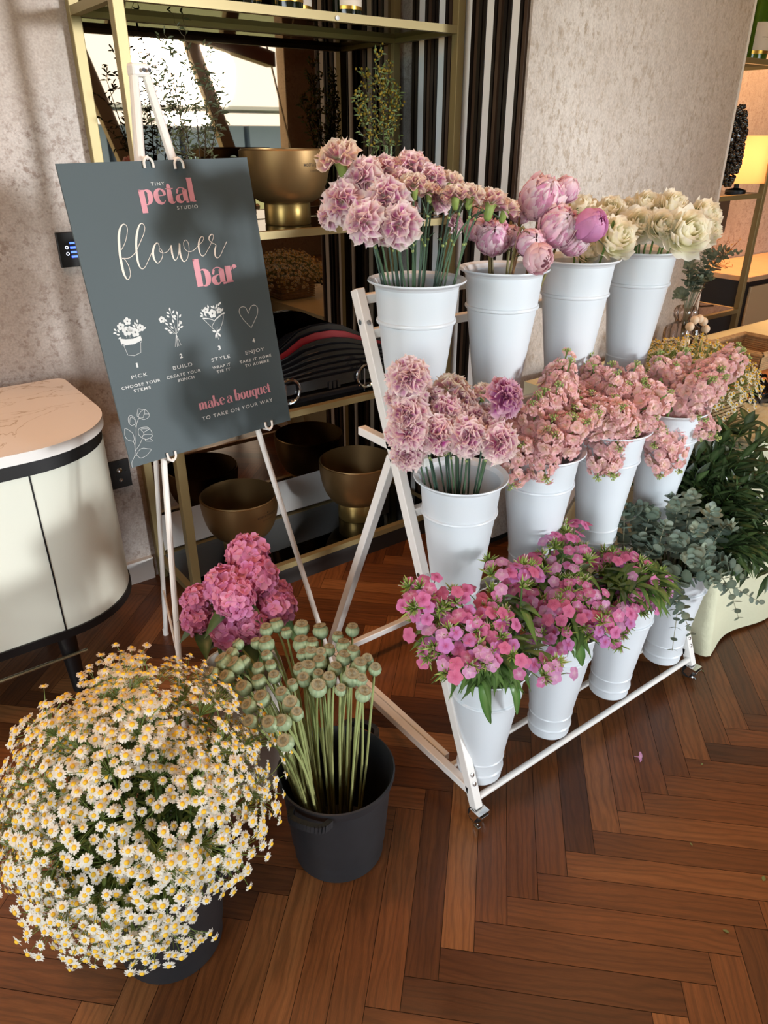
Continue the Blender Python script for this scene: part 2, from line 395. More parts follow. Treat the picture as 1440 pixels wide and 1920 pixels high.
# window frame with slanted mullions
wm = MB()
for (x0, x1, z0, z1) in WINDOWS:
    wm.beam((5.0, WY - .1, z0), (4.22, WY - .1, z1), .16, .12, (0, 1, 0))
    wm.beam((3.62, WY - .1, z0), (2.84, WY - .1, z1), .16, .12, (0, 1, 0))
    wm.beam((x0, WY - .1, z0), (x1, WY - .1, z0), .06, .12); wm.beam((x0, WY - .1, z1), (x1, WY - .1, z1), .06, .12)
wm.tube([(5.72, WY + .1, .35), (5.15, WY + .1, 2.75)], .012, 6)
struct('window_1', wm, mat('window_frame', '#b59b78', .5))
bm = MB(); bm.beam((2.2, -2.2, 2.55), (5.2, -4.4, 2.35), .12, .16); bm.beam((2.0, -1.2, 2.75), (5.6, -3.2, 2.6), .12, .16)
struct('trim_3', bm, mat('orange_wood_beam', '#b5723a', .45))
# outside: lawn and a far grandstand
g = MB().add([(-120, WY - 1, -3), (120, WY - 1, -3), (120, -220, -3), (-120, -220, -3)], [(0, 3, 2, 1)])
o = struct('ground_outside', g, mat('far_lawn', '#8b9668', .9))
gs = thing('grandstand', 'far blue roofed grandstand seen through the mirrored window', 'grandstand', (40, -120, -3))
b = MB()
for i in range(5): b.box(18 + i * 11, 28 + i * 11, -126, -114, -3, 3.2)
b.build('seating', mat('far_blue', '#7f97b5', .8), gs, False)
b = MB(); b.beam((16, -118, 5.5), (76, -118, 5.5), 16, .5); b.build('roof', mat('far_roof', '#b9c3cb', .7), gs, False)

# ------------------------------------------------------------------ ceiling lamps (warm), plus an added pair to light the alcove
lamp_spots = [(-.35, .55), (.55, 1.55), (1.5, .5), (2.4, 1.3), (-.5, 1.75), (1.35, 1.65), (3.5, 1.5), (4.55, 2.45), (5.05, 2.5), (3.2, .6)]  # the strong pair above the alcove is added to brighten its wall
for i, (x, y) in enumerate(lamp_spots):
    t = thing('ceiling_lamp', 'warm recessed ceiling lamp', 'ceiling lamp', (x, y, ZC), 'warm ceiling lamps')
    MB().lathe([(.13, -.03), (.13, 0), (.10, 0), (.10, -.03)], 24, (x, y, ZC)).build('housing', BLACK, t)
    l = bpy.data.lights.new('ceiling_lamp_light', 'AREA'); l.shape = 'DISK'; l.size = .2; l.energy = WARM * (7 if x > 4 else 2.4 if (x < 0 and y > 1) else 1); l.color = (1, .50, .22); l.spread = R(110)
    o = bpy.data.objects.new('ceiling_lamp_light', l); col.objects.link(o); o.parent = t; o.location = (0, 0, -.035)

# ------------------------------------------------------------------ stack of folding partition panels right of the shelf
WSEAL = mat('white_edge_seal', '#f4f6f6', .45); FRAME = mat('dark_bronze_frame', '#1b1512', .35, metal=.3); BROWNE = mat('brown_edge_profile', '#4b3a2e', .4, metal=.3)
edges = [2.33, 2.225, 2.095, 1.995, 1.885]
for i, yw in enumerate(edges):
    front = i == len(edges) - 1
    y1 = yw + .052; y0 = yw - .05 if not front else 1.83
    t = thing('partition_panel', ['rearmost folding partition panel against the wall right of the gold shelf', 'folding partition panel edge, second from the wall', 'middle folding partition panel edge beside the shelf post', 'folding partition panel edge right behind the front panel', 'front folding partition panel with beige plaster look face'][i], 'partition panel', (2.5, yw, 0))
    m = MB().box(XS + .008, 3.1, y0 + .002, y1 - .002, .05, ZC - .02); m.build('core', PANELM, t, False)
    if front: MB().box(XS + .004, 3.104, 1.824, 1.8305, .05, ZC - .02).build('face', PANELM, t, False)
    m = MB().box(XS - .002, XS + .01, yw - .017, yw + .017, .05, ZC - .02); m.build('edge_seal', WSEAL, t, False)
    m = MB()
    for a, b_ in ((yw + .018, yw + .03), (yw + .036, yw + .05), (yw - .03, yw - .018)): m.box(XS - .006, XS + .01, a, b_, .04, ZC - .02)
    m.build('frame', FRAME, t, False)
    MB().box(XS - .003, XS + .012, yw - .047, yw - .033, .05, ZC - .02).build('profile', BROWNE, t, False)
    if front: MB().box(3.1, 3.112, 1.822, 1.85, .05, ZC - .02).build('edge_trim', mat('white_trim', '#e9e6e1', .4), t, False)
tr = MB().box(XS, 3.12, 1.86, 2.42, 0, .045); struct('trim_1', tr, DARK)
struct('trim_2', MB().box(XS - .004, XS + .02, 2.39, YB, 0, ZC), plaster('grey_edge_plaster', '#8f8c88', '#6d655d', '#a09c96'))

# ================================================================== gold display shelf with tinted mirror back
SX0, SX1, SY0, SY1 = .745, 1.88, 2.08, 2.445
LEVELS = [.083, .662, 1.238, 1.806]
SMOKE = glassmat('smoked_glass', '#5d5a55', .10)
MIRROR = mat('bronze_mirror', '#7b6a58', .015, metal=1)
def shelf_unit(name, label, x0, x1, y0, y1, mirror, plinth, ztop=2.4, right_front=True):
    t = thing(name, label, 'shelf', ((x0 + x1) / 2, (y0 + y1) / 2, 0))
    w = .030
    for (x, y) in ((x0, y0), (x0, y1 - w), (x1 - w, y1 - w), (x1 - w, y0)):
        MB().box(x, x + w, y, y + w, 0.0, ztop).build('post', GOLD, t, False, bevel=.002)
    for z in LEVELS:
        m = MB(); h = .022
        m.box(x0 + w, x1 - w, y0 + .002, y0 + w - .004, z - h / 2, z + h / 2); m.box(x0 + w, x1 - w, y1 - w, y1 - .004, z - h / 2, z + h / 2)
        m.box(x0 + .002, x0 + w - .004, y0 + w, y1 - w, z - h / 2, z + h / 2); m.box(x1 - w + .004, x1 - .002, y0 + w, y1 - w, z - h / 2, z + h / 2)
        m.build('rail', GOLD, t, False)
        MB().box(x0 + w - .006, x1 - w + .006, y0 + w - .006, y1 - w + .004, z + .003, z + .0105).build('glass_shelf', SMOKE, t, False)
    if mirror:
        MB().box(x0 + w, x1 - w, y1 - .012, y1 - .008, .25, ztop - .1).build('mirror_back', MIRROR, t, False)
        MB().box(x0 + w, x1 - w, y1 - .012, y1 - .007, LEVELS[0] + .02, .25).build('white_back_strip', SKIRT, t, False)
    if plinth:
        MB().box(x0 + .01, x1 - .01, y0 + .01, y0 + .03, 0, LEVELS[0] - .012).build('plinth', mat('dark_plinth', '#1d1510', .6), t, False)
    return t
shelf_unit('display_shelf', 'gold metal display shelf with bronze mirror back behind the easel', SX0, SX1, SY0, SY1, True, True)
k = thing('shelf_pin', 'small white round pin on the front of the top gold rail', 'pin', (1.39, SY0 - .003, 1.806))
MB().lathe([(.0, 0), (.0062, 0), (.0062, .004), (.0, .005)], 16, (1.39, SY0 + .002, 1.803), M=Matrix.Rotation(R(90), 4, 'X')).build('pin_head', WHITE_PLASTIC, k)

# ---------------- gold ice bowls (real lettering wraps the bowl)
INK = mat('dark_print', '#3a2a16', .6)
def ice_bowl(label, x, y, z, r, h, face, ink=True):
    t = thing('ice_bowl', label, 'bowl', (x, y, z), 'gold champagne bowls on the shelf')
    hb = h * .30; rb = r * .52
    prof = [(rb * .98, 0), (rb, .004), (rb, hb - .004), (rb * .97, hb)]
    MB().lathe(prof, 48, (x, y, z)).build('foot', GOLDB, t)
    pr_ = []
    for i in range(13):
        a = PI / 2 * i / 12
        pr_.append((rb * .8 * (1 - i / 12) + 0 if i == 0 else r * math.sin(.52 + (PI / 2 - .52) * i / 12), hb + (h - hb) * (1 - math.cos(PI / 2 * i / 12) if i < 12 else 1) * 1.0))
    pr_[0] = (rb * .95, hb)
    out = [(max(q[0], rb * .95), q[1]) for q in pr_] + [(r * 1.0, h), (r - .004, h)]
    inn = [(max(.0, q[0] - .006), q[1] + .004) for q in reversed(pr_[1:])] + [(0, hb + .008)]
    MB().lathe(out + inn, 56, (x, y, z)).build('bowl_body', BOWL, t)
    if ink:
        def to3(u, v):
            zz = h * .80 + (-v) / 1000; a = face + u / 1000 / r
            rr = 0
            for i in range(len(out) - 1):
                if out[i][1] <= zz <= out[i + 1][1] + 1e-6:
                    q = (zz - out[i][1]) / max(1e-6, out[i + 1][1] - out[i][1]); rr = lerp(out[i][0], out[i + 1][0], q)
            rr += .0008
            return (x + rr * math.cos(a), y + rr * math.sin(a), z + zz)
        m = MB(); text_shape(m, 'MOËT & CHANDON', -45, 0, 90, 9, to3, 1.1, bold=.01); text_shape(m, 'CHAMPAGNE', -22, 15, 44, 5, to3, 1.3)
        ribbon(m, [(-20, -15, .7), (-4, -15, .7)], to3, False); ribbon(m, [(4, -15, .7), (20, -15, .7)], to3, False)
        ribbon(m, [(0, -20, 4), (0, -14, 6)], to3, False)
        m.build('lettering', INK, t, False)
    return t
GOLDB = mat('gold_foot', '#a68a52', .33, metal=.85)
ice_bowl('large gold bowl with dark lettering on the second shelf beside the sign', 1.288, 2.245, 1.249, .143, .216, R(-78))
ice_bowl('gold bowl on the bottom shelf behind the easel leg', 1.03, 2.27, .094, .143, .235, R(-72))
ice_bowl('gold bowl on the bottom shelf beside the white stand', 1.545, 2.25, .094, .152, .25, R(-78))

# ---------------- layered car sculpture on the third shelf
t = thing('car_sculpture', 'black layered toy car sculpture with chrome ring wheels on the shelf', 'sculpture', (1.40, 2.26, .673))
outline = [(-.30, .03), (-.31, .07), (-.29, .105), (-.24, .118), (-.17, .125), (-.12, .15), (-.06, .19), (0, .205), (.07, .205), (.13, .19), (.19, .16), (.25, .135), (.30, .115), (.32, .08), (.315, .03)]
BLK = mat('gloss_black_plate', '#1a1a1d', .16, coat=.8); RED = mat('red_plate', '#8e1f24', .3)
for i in range(15):
    y = 2.15 + i * .0165; n = len(outline); g = min(1, .12 + i / 9.0) * (1 - .03 * max(0, i - 9)); s = .92 + .10 * math.sin(PI * (i + 1) / 16)
    m = MB(); vs = [(1.385 + px * s, yy, .69 + (min(pz, .105) * (.42 + .58 * g) + max(0, pz - .105) * g ** 1.5)) for yy in (y, y + .005) for (px, pz) in outline]
    m.add(vs, [tuple(range(n)), tuple(range(2 * n - 1, n - 1, -1))] + [(j, j + n, (j + 1) % n + n, (j + 1) % n) for j in range(n)])
    m.build('plate', RED if i == 7 else BLK, t, False, bevel=.0016)
MB().box(1.12, 1.68, 2.145, 2.40, .6732, .694).build('base', BLK, t, False)
for x in (1.195, 1.525):
    pts = [(x + .043 * math.cos(a), 2.142, .722 + .043 * math.sin(a)) for a in [2 * PI * i / 36 for i in range(37)]]
    MB().tube(pts, .0055, 8, cap=False).build('ring_wheel', CHROME, t)
    MB().tube([(x - .012, 2.142, .75), (x - .012, 2.142, .675)], .003, 6).build('wheel_pin', CHROME, t)
m = MB()
for k in range(3): m.box(1.36 + k * .018, 1.372 + k * .018, 2.144, 2.151, .70, .725)
m.build('badge', BLK, t, False)

# ---------------- bottles on the top shelf
BOTTLE = mat('dark_green_glass', '#10180c', .08, spec=.6); LABEL = mat('cream_label', '#e4dccf', .6); FOIL = mat('gold_foil', '#c59a45', .3, metal=.9)
def bottle(label, x, y, z, s=1.0, group='champagne bottles on the shelves', glass=None):
    t = thing('champagne_bottle', label, 'bottle', (x, y, z), group)
    MB().lathe([(.0, .008), (.036 * s, 0), (.044 * s, .004), (.044 * s, .15 * s), (.040 * s, .175 * s), (.026 * s, .215 * s), (.016 * s, .245 * s), (.0145 * s, .29 * s), (.0, .292 * s)], 32, (x, y, z)).build('glass_body', glass or BOTTLE, t)
    MB().lathe([(.0165 * s, .225 * s + .02), (.0185 * s, .24 * s), (.0165 * s, .30 * s), (.017 * s, .315 * s), (0, .318 * s)], 24, (x, y, z)).build('foil_cap', FOIL, t)
    n = 18; a0 = R(-90 - 62); a1 = R(-90 + 62 - 10); r = .0446 * s
    m = MB(); m.grid([[(x + r * math.cos(lerp(a0, a1, j / n)), y + r * math.sin(lerp(a0, a1, j / n)), z + zz) for j in range(n + 1)] for zz in (.026 * s, .10 * s)]); m.build('label', LABEL, t)
    r += .0003; m = MB(); m.grid([[(x + r * math.cos(lerp(a0, a1, j / n)), y + r * math.sin(lerp(a0, a1, j / n)), z + zz) for j in range(n + 1)] for zz in (.018 * s, .027 * s)]); m.build('label_band', FOIL, t)
    r += .0002
    def to3(u, v):
        a = R(-97) + u / 1000 / r; return (x + r * math.cos(a), y + r * math.sin(a), z + .06 * s - v / 1000)
    m = MB(); text_shape(m, 'MOËT & CHANDON', -20 * s, 0, 40 * s, 4, to3); ribbon(m, [(-12, 8, .6), (12, 8, .6)], to3, False); m.build('lettering', INK, t, False)
    return t
for (x, y), lb in zip(((1.05, 2.13), (1.165, 2.20), (1.27, 2.15), (1.36, 2.25), (1.485, 2.17)),
    ('champagne bottle nearest the left post on the top shelf', 'second champagne bottle from the left on the top shelf', 'third champagne bottle from the left on the top shelf', 'champagne bottle set back on the top shelf, fourth from the left', 'champagne bottle with white label and gold band right on the top shelf')):
    bottle(lb, x, y, 1.8175)

# ---------------- twig vases on the second shelf
VGLASS = glassmat('clear_vase_glass', '#e6ece8', .06)
def vase(label, x, y, z, r, h):
    t = thing('glass_vase', label, 'vase', (x, y, z), 'slim glass vases on the shelf')
    MB().lathe([(0, .004), (r * .72, 0), (r * .75, .02), (r, h), (r - .002, h), (r * .75 - .003, .024), (0, .02)], 28, (x, y, z)).build('vase_body', VGLASS, t)
    return t
def twig(name, label, base, tip, seed, c_leaf, c_flower, dense, group, willow=False):
    rr = random.Random(seed); base = Vector(base); tip = Vector(tip); t = thing(name, label, 'branch', base, group)
    mid = (base + tip) / 2 + Vector((rr.uniform(-.03, .03), rr.uniform(-.02, .02), .02))
    path = bez(base, mid, tip, 12); m = MB(); m.tube(path, [.0026 - .0016 * i / 11 for i in range(12)], 5, L3('#4a3b26'))
    lv = MB(); fw = MB()
    for i in range(4, 12):
        for q in range(dense):
            p = path[i] + Vector((rr.uniform(-.004, .004),) * 3); d = Vector((rr.uniform(-1, 1), rr.uniform(-.5, .5), rr.uniform(.2, 1.0))).normalized(); l = rr.uniform(.03, .075) * (1.15 - i / 16)
            if willow:
                sub = [p]; dd = d.copy()
                for k in range(6):
                    dd = (dd + Vector((rr.uniform(-.7, .7), rr.uniform(-.4, .4), rr.uniform(-.5, .6)))).normalized(); sub.append(sub[-1] + dd * l * .36)
            else: sub = bez(p, p + d * l * .5, p + d * l + Vector((0, 0, .01)), 4)
            m.tube(sub, .0008, 3, L3('#4d4028'), cap=False)
            for s_ in sub[1:]:
                if rr.random() < .8: leaf_blade(lv, s_, Vector((rr.uniform(-1, 1), rr.uniform(-.6, .6), rr.uniform(-.1, 1))), rr.uniform(.014, .028), rr.uniform(.004, .007), (0, -1, .2), .2, mixc(c_leaf, (.02, .03, .01), rr.random() * .5), 3)
                if c_flower and rr.random() < .9 and i > 5:
                    fw.ball(s_ + Vector((rr.uniform(-.006, .006), rr.uniform(-.006, .006), rr.uniform(0, .008))), rr.uniform(.003, .0052), 5, 3, mixc(c_flower, (.25, .2, .04), rr.random() * .6))
    m.build('stem', STEM, t); lv.build('leaves', LEAF, t, sharp=0)
    if fw.v: fw.build('flowers', PETAL, t)
zs = 1.2495
vase('glass vase of yellow flowered sprigs by the right shelf post', 1.70, 2.25, zs, .026, .225)
for i, (dx, dy, dz) in enumerate(((-.115, .01, .36), (-.05, -.02, .475), (.015, .02, .44), (.035, -.01, .36), (-.08, .02, .42), (.0, .03, .40))):
    twig('flowering_sprig', 'green sprig with small yellow flowers in the vase by the right post', (1.70 + dx * .1, 2.25 + dy * .1, zs + .02), (1.70 + dx, 2.25 + dy, zs + dz), 40 + i, L3('#76874a'), L3('#c9a636'), 4, 'yellow sprigs in the shelf vase')
vase('glass vase of curly dark twigs above the sign', .985, 2.25, zs, .03, .20)
for i, (dx, dy, dz) in enumerate(((-.10, .01, .40), (-.045, -.01, .46), (.02, .02, .50), (.075, 0, .44), (.11, .01, .36), (-.01, .02, .36))):
    twig('curly_twig', 'curly dark willow twig in the vase above the sign', (.985 + dx * .1, 2.25 + dy * .1, zs + .02), (.985 + dx, 2.25 + dy, zs + dz), 60 + i, L3('#4b4a2c'), None, 2, 'curly twigs in the shelf vase', True)

# ================================================================== rounded white sideboard on the left
t = thing('sideboard', 'cream white rounded sideboard with marble top left of the easel', 'sideboard', (-.05, 2.1, 0))
def rrect(x0, x1, y0, y1, r, rb=.03, n=12):
    P = []
    for cx, cy, a0, q in ((x1 - r, y0 + r, -90, r), (x1 - rb, y1 - rb, 0, rb), (x0 + rb, y1 - rb, 90, rb), (x0 + r, y0 + r, 180, r)):
        for i in range(n + 1): a = R(a0 + 90 * i / n); P.append((cx + q * math.cos(a), cy + q * math.sin(a)))
    return P
def slab(mb, P, z0, z1):
    n = len(P); mb.add([(p[0], p[1], z) for z in (z0, z1) for p in P], [tuple(range(n - 1, -1, -1)), tuple(range(n, 2 * n))] + [(j, (j + 1) % n, (j + 1) % n + n, j + n) for j in range(n)]); return mb
MARBLE = bpy.data.materials.new('white_marble'); MARBLE.use_nodes = True
nt = MARBLE.node_tree; bs = nt.nodes['Principled BSDF']; tc = nt.nodes.new('ShaderNodeTexCoord'); nz = nt.nodes.new('ShaderNodeTexNoise')
nz.inputs['Scale'].default_value = 2.6; nz.inputs['Detail'].default_value = 8; nz.inputs['Distortion'].default_value = 1.4; nt.links.new(tc.outputs['Object'], nz.inputs['Vector'])
rp = nt.nodes.new('ShaderNodeValToRGB'); e = rp.color_ramp.elements; e[0].position = .4965; e[0].color = srgb('#e3e0dc'); e[1].position = .5035; e[1].color = srgb('#e3e0dc'); q = e.new(.50); q.color = srgb('#a8977f')
nt.links.new(nz.outputs['Fac'], rp.inputs[0]); nt.links.new(rp.outputs[0], bs.inputs['Base Color']); bs.inputs['Roughness'].default_value = .35
CABW = mat('cream_lacquer', '#dcdccd', .3, coat=.2)
slab(MB(), rrect(-.62, .535, 1.815, 2.40, .24), .803, .83).build('marble_top', MARBLE, t)
slab(MB(), rrect(-.61, .527, 1.825, 2.395, .235), .765, .803).build('black_band', BLACK, t)
slab(MB(), rrect(-.605, .530, 1.835, 2.395, .235), .30, .765).build('body', CABW, t)
slab(MB(), rrect(-.61, .534, 1.829, 2.395, .24), .276, .30).build('black_base', BLACK, t)
MB().box(.2845, .2885, 1.8335, 1.84, .30, .765).build('door_gap', BLACK, t, False)
for (x, y) in ((.30, 1.96), (.30, 2.28), (-.40, 1.96), (-.40, 2.28)):
    MB().tube([(x, y, .276), (x + (.006 if x > 0 else -.006), y, 0)], [.030, .019], 20).build('leg', BLACK, t)
for y in (1.93,): MB().tube([(-.5, y + .0, .148), (.345, y, .148)], .005, 8).build('foot_rail', mat('pale_brass_rod', '#b9a884', .25, metal=.8), t)

# wall switch panel and socket
t = thing('wall_switch', 'black touch switch panel with blue lights on the wall behind the sign', 'switch', (.66, YB - .012, 1.20))
MB().box(.605, .735, YB - .013, YB - .001, 1.148, 1.248).build('plate', BLACK, t, False, bevel=.002)
BLUE = mat('blue_led', '#3a56ff', .5, emit=6)
m = MB()
for k in range(4): m.box(.640, .70, YB - .0145, YB - .013, 1.175 + k * .013, 1.1805 + k * .013)
m.build('lights', BLUE, t, False)
for zz in (1.205, 1.187):
    pts = [(.630 + .004 * math.cos(a), YB - .014, zz + .004 * math.sin(a)) for a in [2 * PI * i / 16 for i in range(17)]]
    MB().tube(pts, .0009, 5, cap=False).build('icon_ring', mat('white_led', '#dfe6ff', .5, emit=3), t)
t = thing('wall_socket', 'black wall socket plate low on the wall beside the sideboard', 'socket', (.665, YB - .008, .45))
MB().box(.632, .705, YB - .011, YB - .001, .395, .498).build('plate', BLACK, t, False, bevel=.002)
for zz, r_ in ((.462, .010), (.425, .007)):
    MB().lathe([(0, .001), (r_ * .6, .002), (r_, 0), (r_, -.002)], 16, (.668, YB - .0115, zz), M=Matrix.Rotation(R(90), 4, 'X')).build('outlet', CHROME, t)
m = MB()
for (dx, dz) in ((.02, .455), (.0, .486), (-.012, .44)): m.ball((.668 + dx, YB - .011, dz), .003, 6, 4)
m.build('screw', BLACK, t)

# ================================================================== easel and sign
EASEL = mat('easel_white', '#e4dfd8', .35)
apex = Vector((.652, 1.722, 1.612))
t = thing('easel', 'white folding metal easel holding the dark green sign', 'easel', (.65, 1.65, 0))
m = MB(); m.beam(apex + Vector((-.020, -.002, .012)), apex + Vector((.021, .002, .012)), .028, .026); m.build('hinge_block', EASEL, t, False, bevel=.006)
m = MB()
for d in (.004, .016): m.ball(apex + Vector((d, -.022, .012)), .004, 8, 5)
m.build('screw', mat('grey_screw', '#6d7278', .4, metal=.6), t)
FL_, FR_, FB_ = Vector((.426, 1.428, .004)), Vector((.932, 1.468, .004)), Vector((.622, 2.065, .004))
aL, aR, aB = apex + Vector((-.012, -.006, 0)), apex + Vector((.014, -.006, 0)), apex + Vector((-.006, .014, 0))
hookp = {'L': Vector((.548, 1.556, .838)), 'R': Vector((.819, 1.586, .845)), 'TL': Vector((.624, 1.666, 1.46)), 'TR': Vector((.694, 1.673, 1.457))}
for a, f in ((aL, FL_), (aR, FR_), (aB, FB_)):
    l = MB().tube([a, a.lerp(f, .45)], .0095, 10).tube([a.lerp(f, .45), f], .0072, 10).build('leg', EASEL, t)
    MB().lathe([(0, -.004), (.0095, -.004), (.0095, .018), (.006, .022)], 12, f).build('foot_cap', EASEL, l)
    MB().tube([a.lerp(f, .44), a.lerp(f, .455)], .0115, 10).build('collar', EASEL, l)
MB().tube([FL_.lerp(aL, .2), FB_.lerp(aB, .12)], .0035, 8).build('brace', EASEL, t)

syaw, stilt, sroll = R(6.1), R(9.26), R(.6)
S_r = Vector((math.cos(syaw), math.sin(syaw), 0)); S_n0 = Vector((math.sin(syaw), -math.cos(syaw), 0))
S_u = Vector((0, 0, 1)) * math.cos(stilt) - S_n0 * math.sin(stilt); S_n = S_n0 * math.cos(stilt) + Vector((0, 0, 1)) * math.sin(stilt)
S_R = S_r * math.cos(sroll) + S_u * math.sin(sroll); S_U = S_u * math.cos(sroll) - S_r * math.sin(sroll)
S_c = Vector((.661, 1.619, 1.15)); S_TL = S_c - S_R * .22 + S_U * .311
def sg(x, y, off=.0006): return S_TL + S_R * (x / 1000) - S_U * (y / 1000) + S_n * off
def sgo(o): return lambda x, y: sg(x, y, o)
sgn = thing('sign_board', 'dark green sign board with white and pink flower bar lettering on the easel', 'sign', S_c)
b = MB(); n_ = -.005
b.add([sg(0, 0, 0), sg(440, 0, 0), sg(440, 622, 0), sg(0, 622, 0), sg(0, 0, n_), sg(440, 0, n_), sg(440, 622, n_), sg(0, 622, n_)],
      [(0, 3, 2, 1), (4, 5, 6, 7), (0, 1, 5, 4), (1, 2, 6, 5), (2, 3, 7, 6), (3, 0, 4, 7)])
b.build('board', mat('sign_green', '#4b575b', .55, spec=.3), sgn, False)
# easel hooks that hold the sign
def hook(p, up):
    pts = []
    for k in range(13):
        a = R(180 * k / 12); pts.append(p + S_n * (.004 + .0 * k) + S_R * (.010 * math.cos(a)) - S_U * (.012 * math.sin(a)) * up)
    pts = [pts[0] + S_U * .008 * up] + pts + [pts[-1] + S_U * .008 * up]
    m = MB(); m.tube(pts, .0028, 8)
    q = p + S_n * .004 - S_U * .012 * up
    m.tube([q, q - S_n * .028], .0045, 8)
    return m.build('hook', EASEL, t)
for k in 'LR': hook(hookp[k] + S_U * .006, 1)
for k in ('TL', 'TR'): hook(hookp[k] - S_U * .010, -1)

# fat-face letters: strokes in units of the x-height
FAT = {
 'p': (.78, [[(.02, .97, .07), (.12, .95, .10)], [(.17, 1.0, .30), (.17, -.56, .30)], [(.31, .93, .05), (.44, .95, .10), (.58, .80, .24), (.60, .52, .29), (.56, .22, .22), (.42, .03, .08), (.32, .0, .04)]]),
 'b': (.80, [[(.02, 1.62, .07), (.1, 1.6, .1)], [(.17, 1.66, .30), (.17, .0, .30)], [(.31, .96, .05), (.46, .98, .08), (.60, .80, .24), (.64, .5, .29), (.60, .2, .24), (.46, .02, .10), (.33, .03, .05)]]),
 'q': (.80, [[(.63, 1.0, .28), (.63, -.5, .28)], [(.48, .97, .05), (.34, .95, .10), (.2, .78, .24), (.17, .5, .29), (.2, .22, .24), (.34, .03, .1), (.48, .0, .05)]]),
 'e': (.68, [[(.12, .52, .035), (.62, .56, .035)], [(.62, .56, .13), (.60, .78, .16), (.46, .97, .07), (.3, .95, .12), (.17, .75, .24), (.15, .48, .28), (.2, .2, .24), (.36, .02, .13), (.52, .06, .06), (.62, .22, .03)]]),
 't': (.52, [[(.2, 1.32, .10), (.22, 1.1, .22), (.22, .3, .30), (.26, .1, .24), (.38, .0, .08), (.48, .08, .03)], [(.02, .98, .04), (.46, .98, .04)]]),
 'a': (.76, [[(.1, .78, .22), (.2, .72, .2)], [(.12, .86, .05), (.3, 1.0, .035), (.5, .96, .05), (.57, .8, .2)], [(.57, .86, .27), (.57, .08, .27)], [(.57, .0, .1), (.74, .0, .08)], [(.46, .58, .03), (.28, .52, .07), (.14, .36, .22), (.14, .18, .26), (.24, .03, .14), (.38, .03, .06), (.45, .14, .03)]]),
 'l': (.42, [[(.02, 1.62, .07), (.1, 1.6, .1)], [(.18, 1.66, .30), (.18, .0, .30)], [(.18, .02, .07), (.38, .02, .07)]]),
 'r': (.66, [[(.02, .97, .07), (.1, .95, .1)], [(.17, 1.0, .30), (.17, 0, .30)], [(.0, .03, .06), (.36, .03, .06)], [(.32, .7, .04), (.42, .92, .08), (.52, .92, .2), (.56, .82, .22)]]),
 'm': (1.14, [[(.16, 1.0, .27), (.16, 0, .27)], [(.30, .9, .05), (.42, .97, .12), (.52, .8, .26), (.52, 0, .27)], [(.66, .9, .05), (.78, .97, .12), (.88, .8, .26), (.88, 0, .27)], [(.88, .02, .06), (1.08, .02, .06)]]),
 'k': (.82, [[(.17, 1.6, .28), (.17, 0, .28)], [(.3, .45, .04), (.62, .95, .06)], [(.4, .58, .1), (.58, .3, .26), (.66, 0, .3)]]),
 'o': (.76, [[(.38, .98, .05), (.24, .93, .14), (.16, .72, .25), (.15, .48, .28), (.18, .22, .25), (.26, .05, .13), (.38, .0, .05)], [(.38, .98, .05), (.5, .93, .14), (.58, .72, .25), (.59, .48, .28), (.57, .22, .25), (.5, .05, .13), (.38, .0, .05)]]),
 'u': (.80, [[(.17, 1.0, .27), (.17, .25, .27), (.26, .05, .16), (.4, .02, .06), (.5, .12, .04)], [(.62, 1.0, .27), (.62, 0, .27)]]),
 'c': (.66, [[(.5, .78, .2), (.54, .85, .12), (.46, .97, .06), (.3, .95, .12), (.17, .75, .24), (.15, .48, .28), (.2, .2, .24), (.36, .02, .13), (.5, .06, .06), (.6, .22, .03)]]),
 ' ': (.34, [])}
def fat(mb, word, x, base, width, xh, to):
    adv = sum(FAT[c][0] for c in word); k = width / adv; cx = x
    for c in word:
        a, strokes = FAT[c]
        for st in strokes: ribbon(mb, [(cx + p[0] * k, base - p[1] * xh, p[2] * k) for p in st], to, len(st) > 2, 6)
        cx += a * k
for wd_ in (('petal', 156, 84.5, 134, 29), ('bar', 249, 263.5, 112, 36), ('make a bouquet', 192, 536.5, 204, 16.5)):
    m = MB(); fat(m, *wd_, sgo(.0008)); m.build('pink_lettering', PINK, sgn, False)
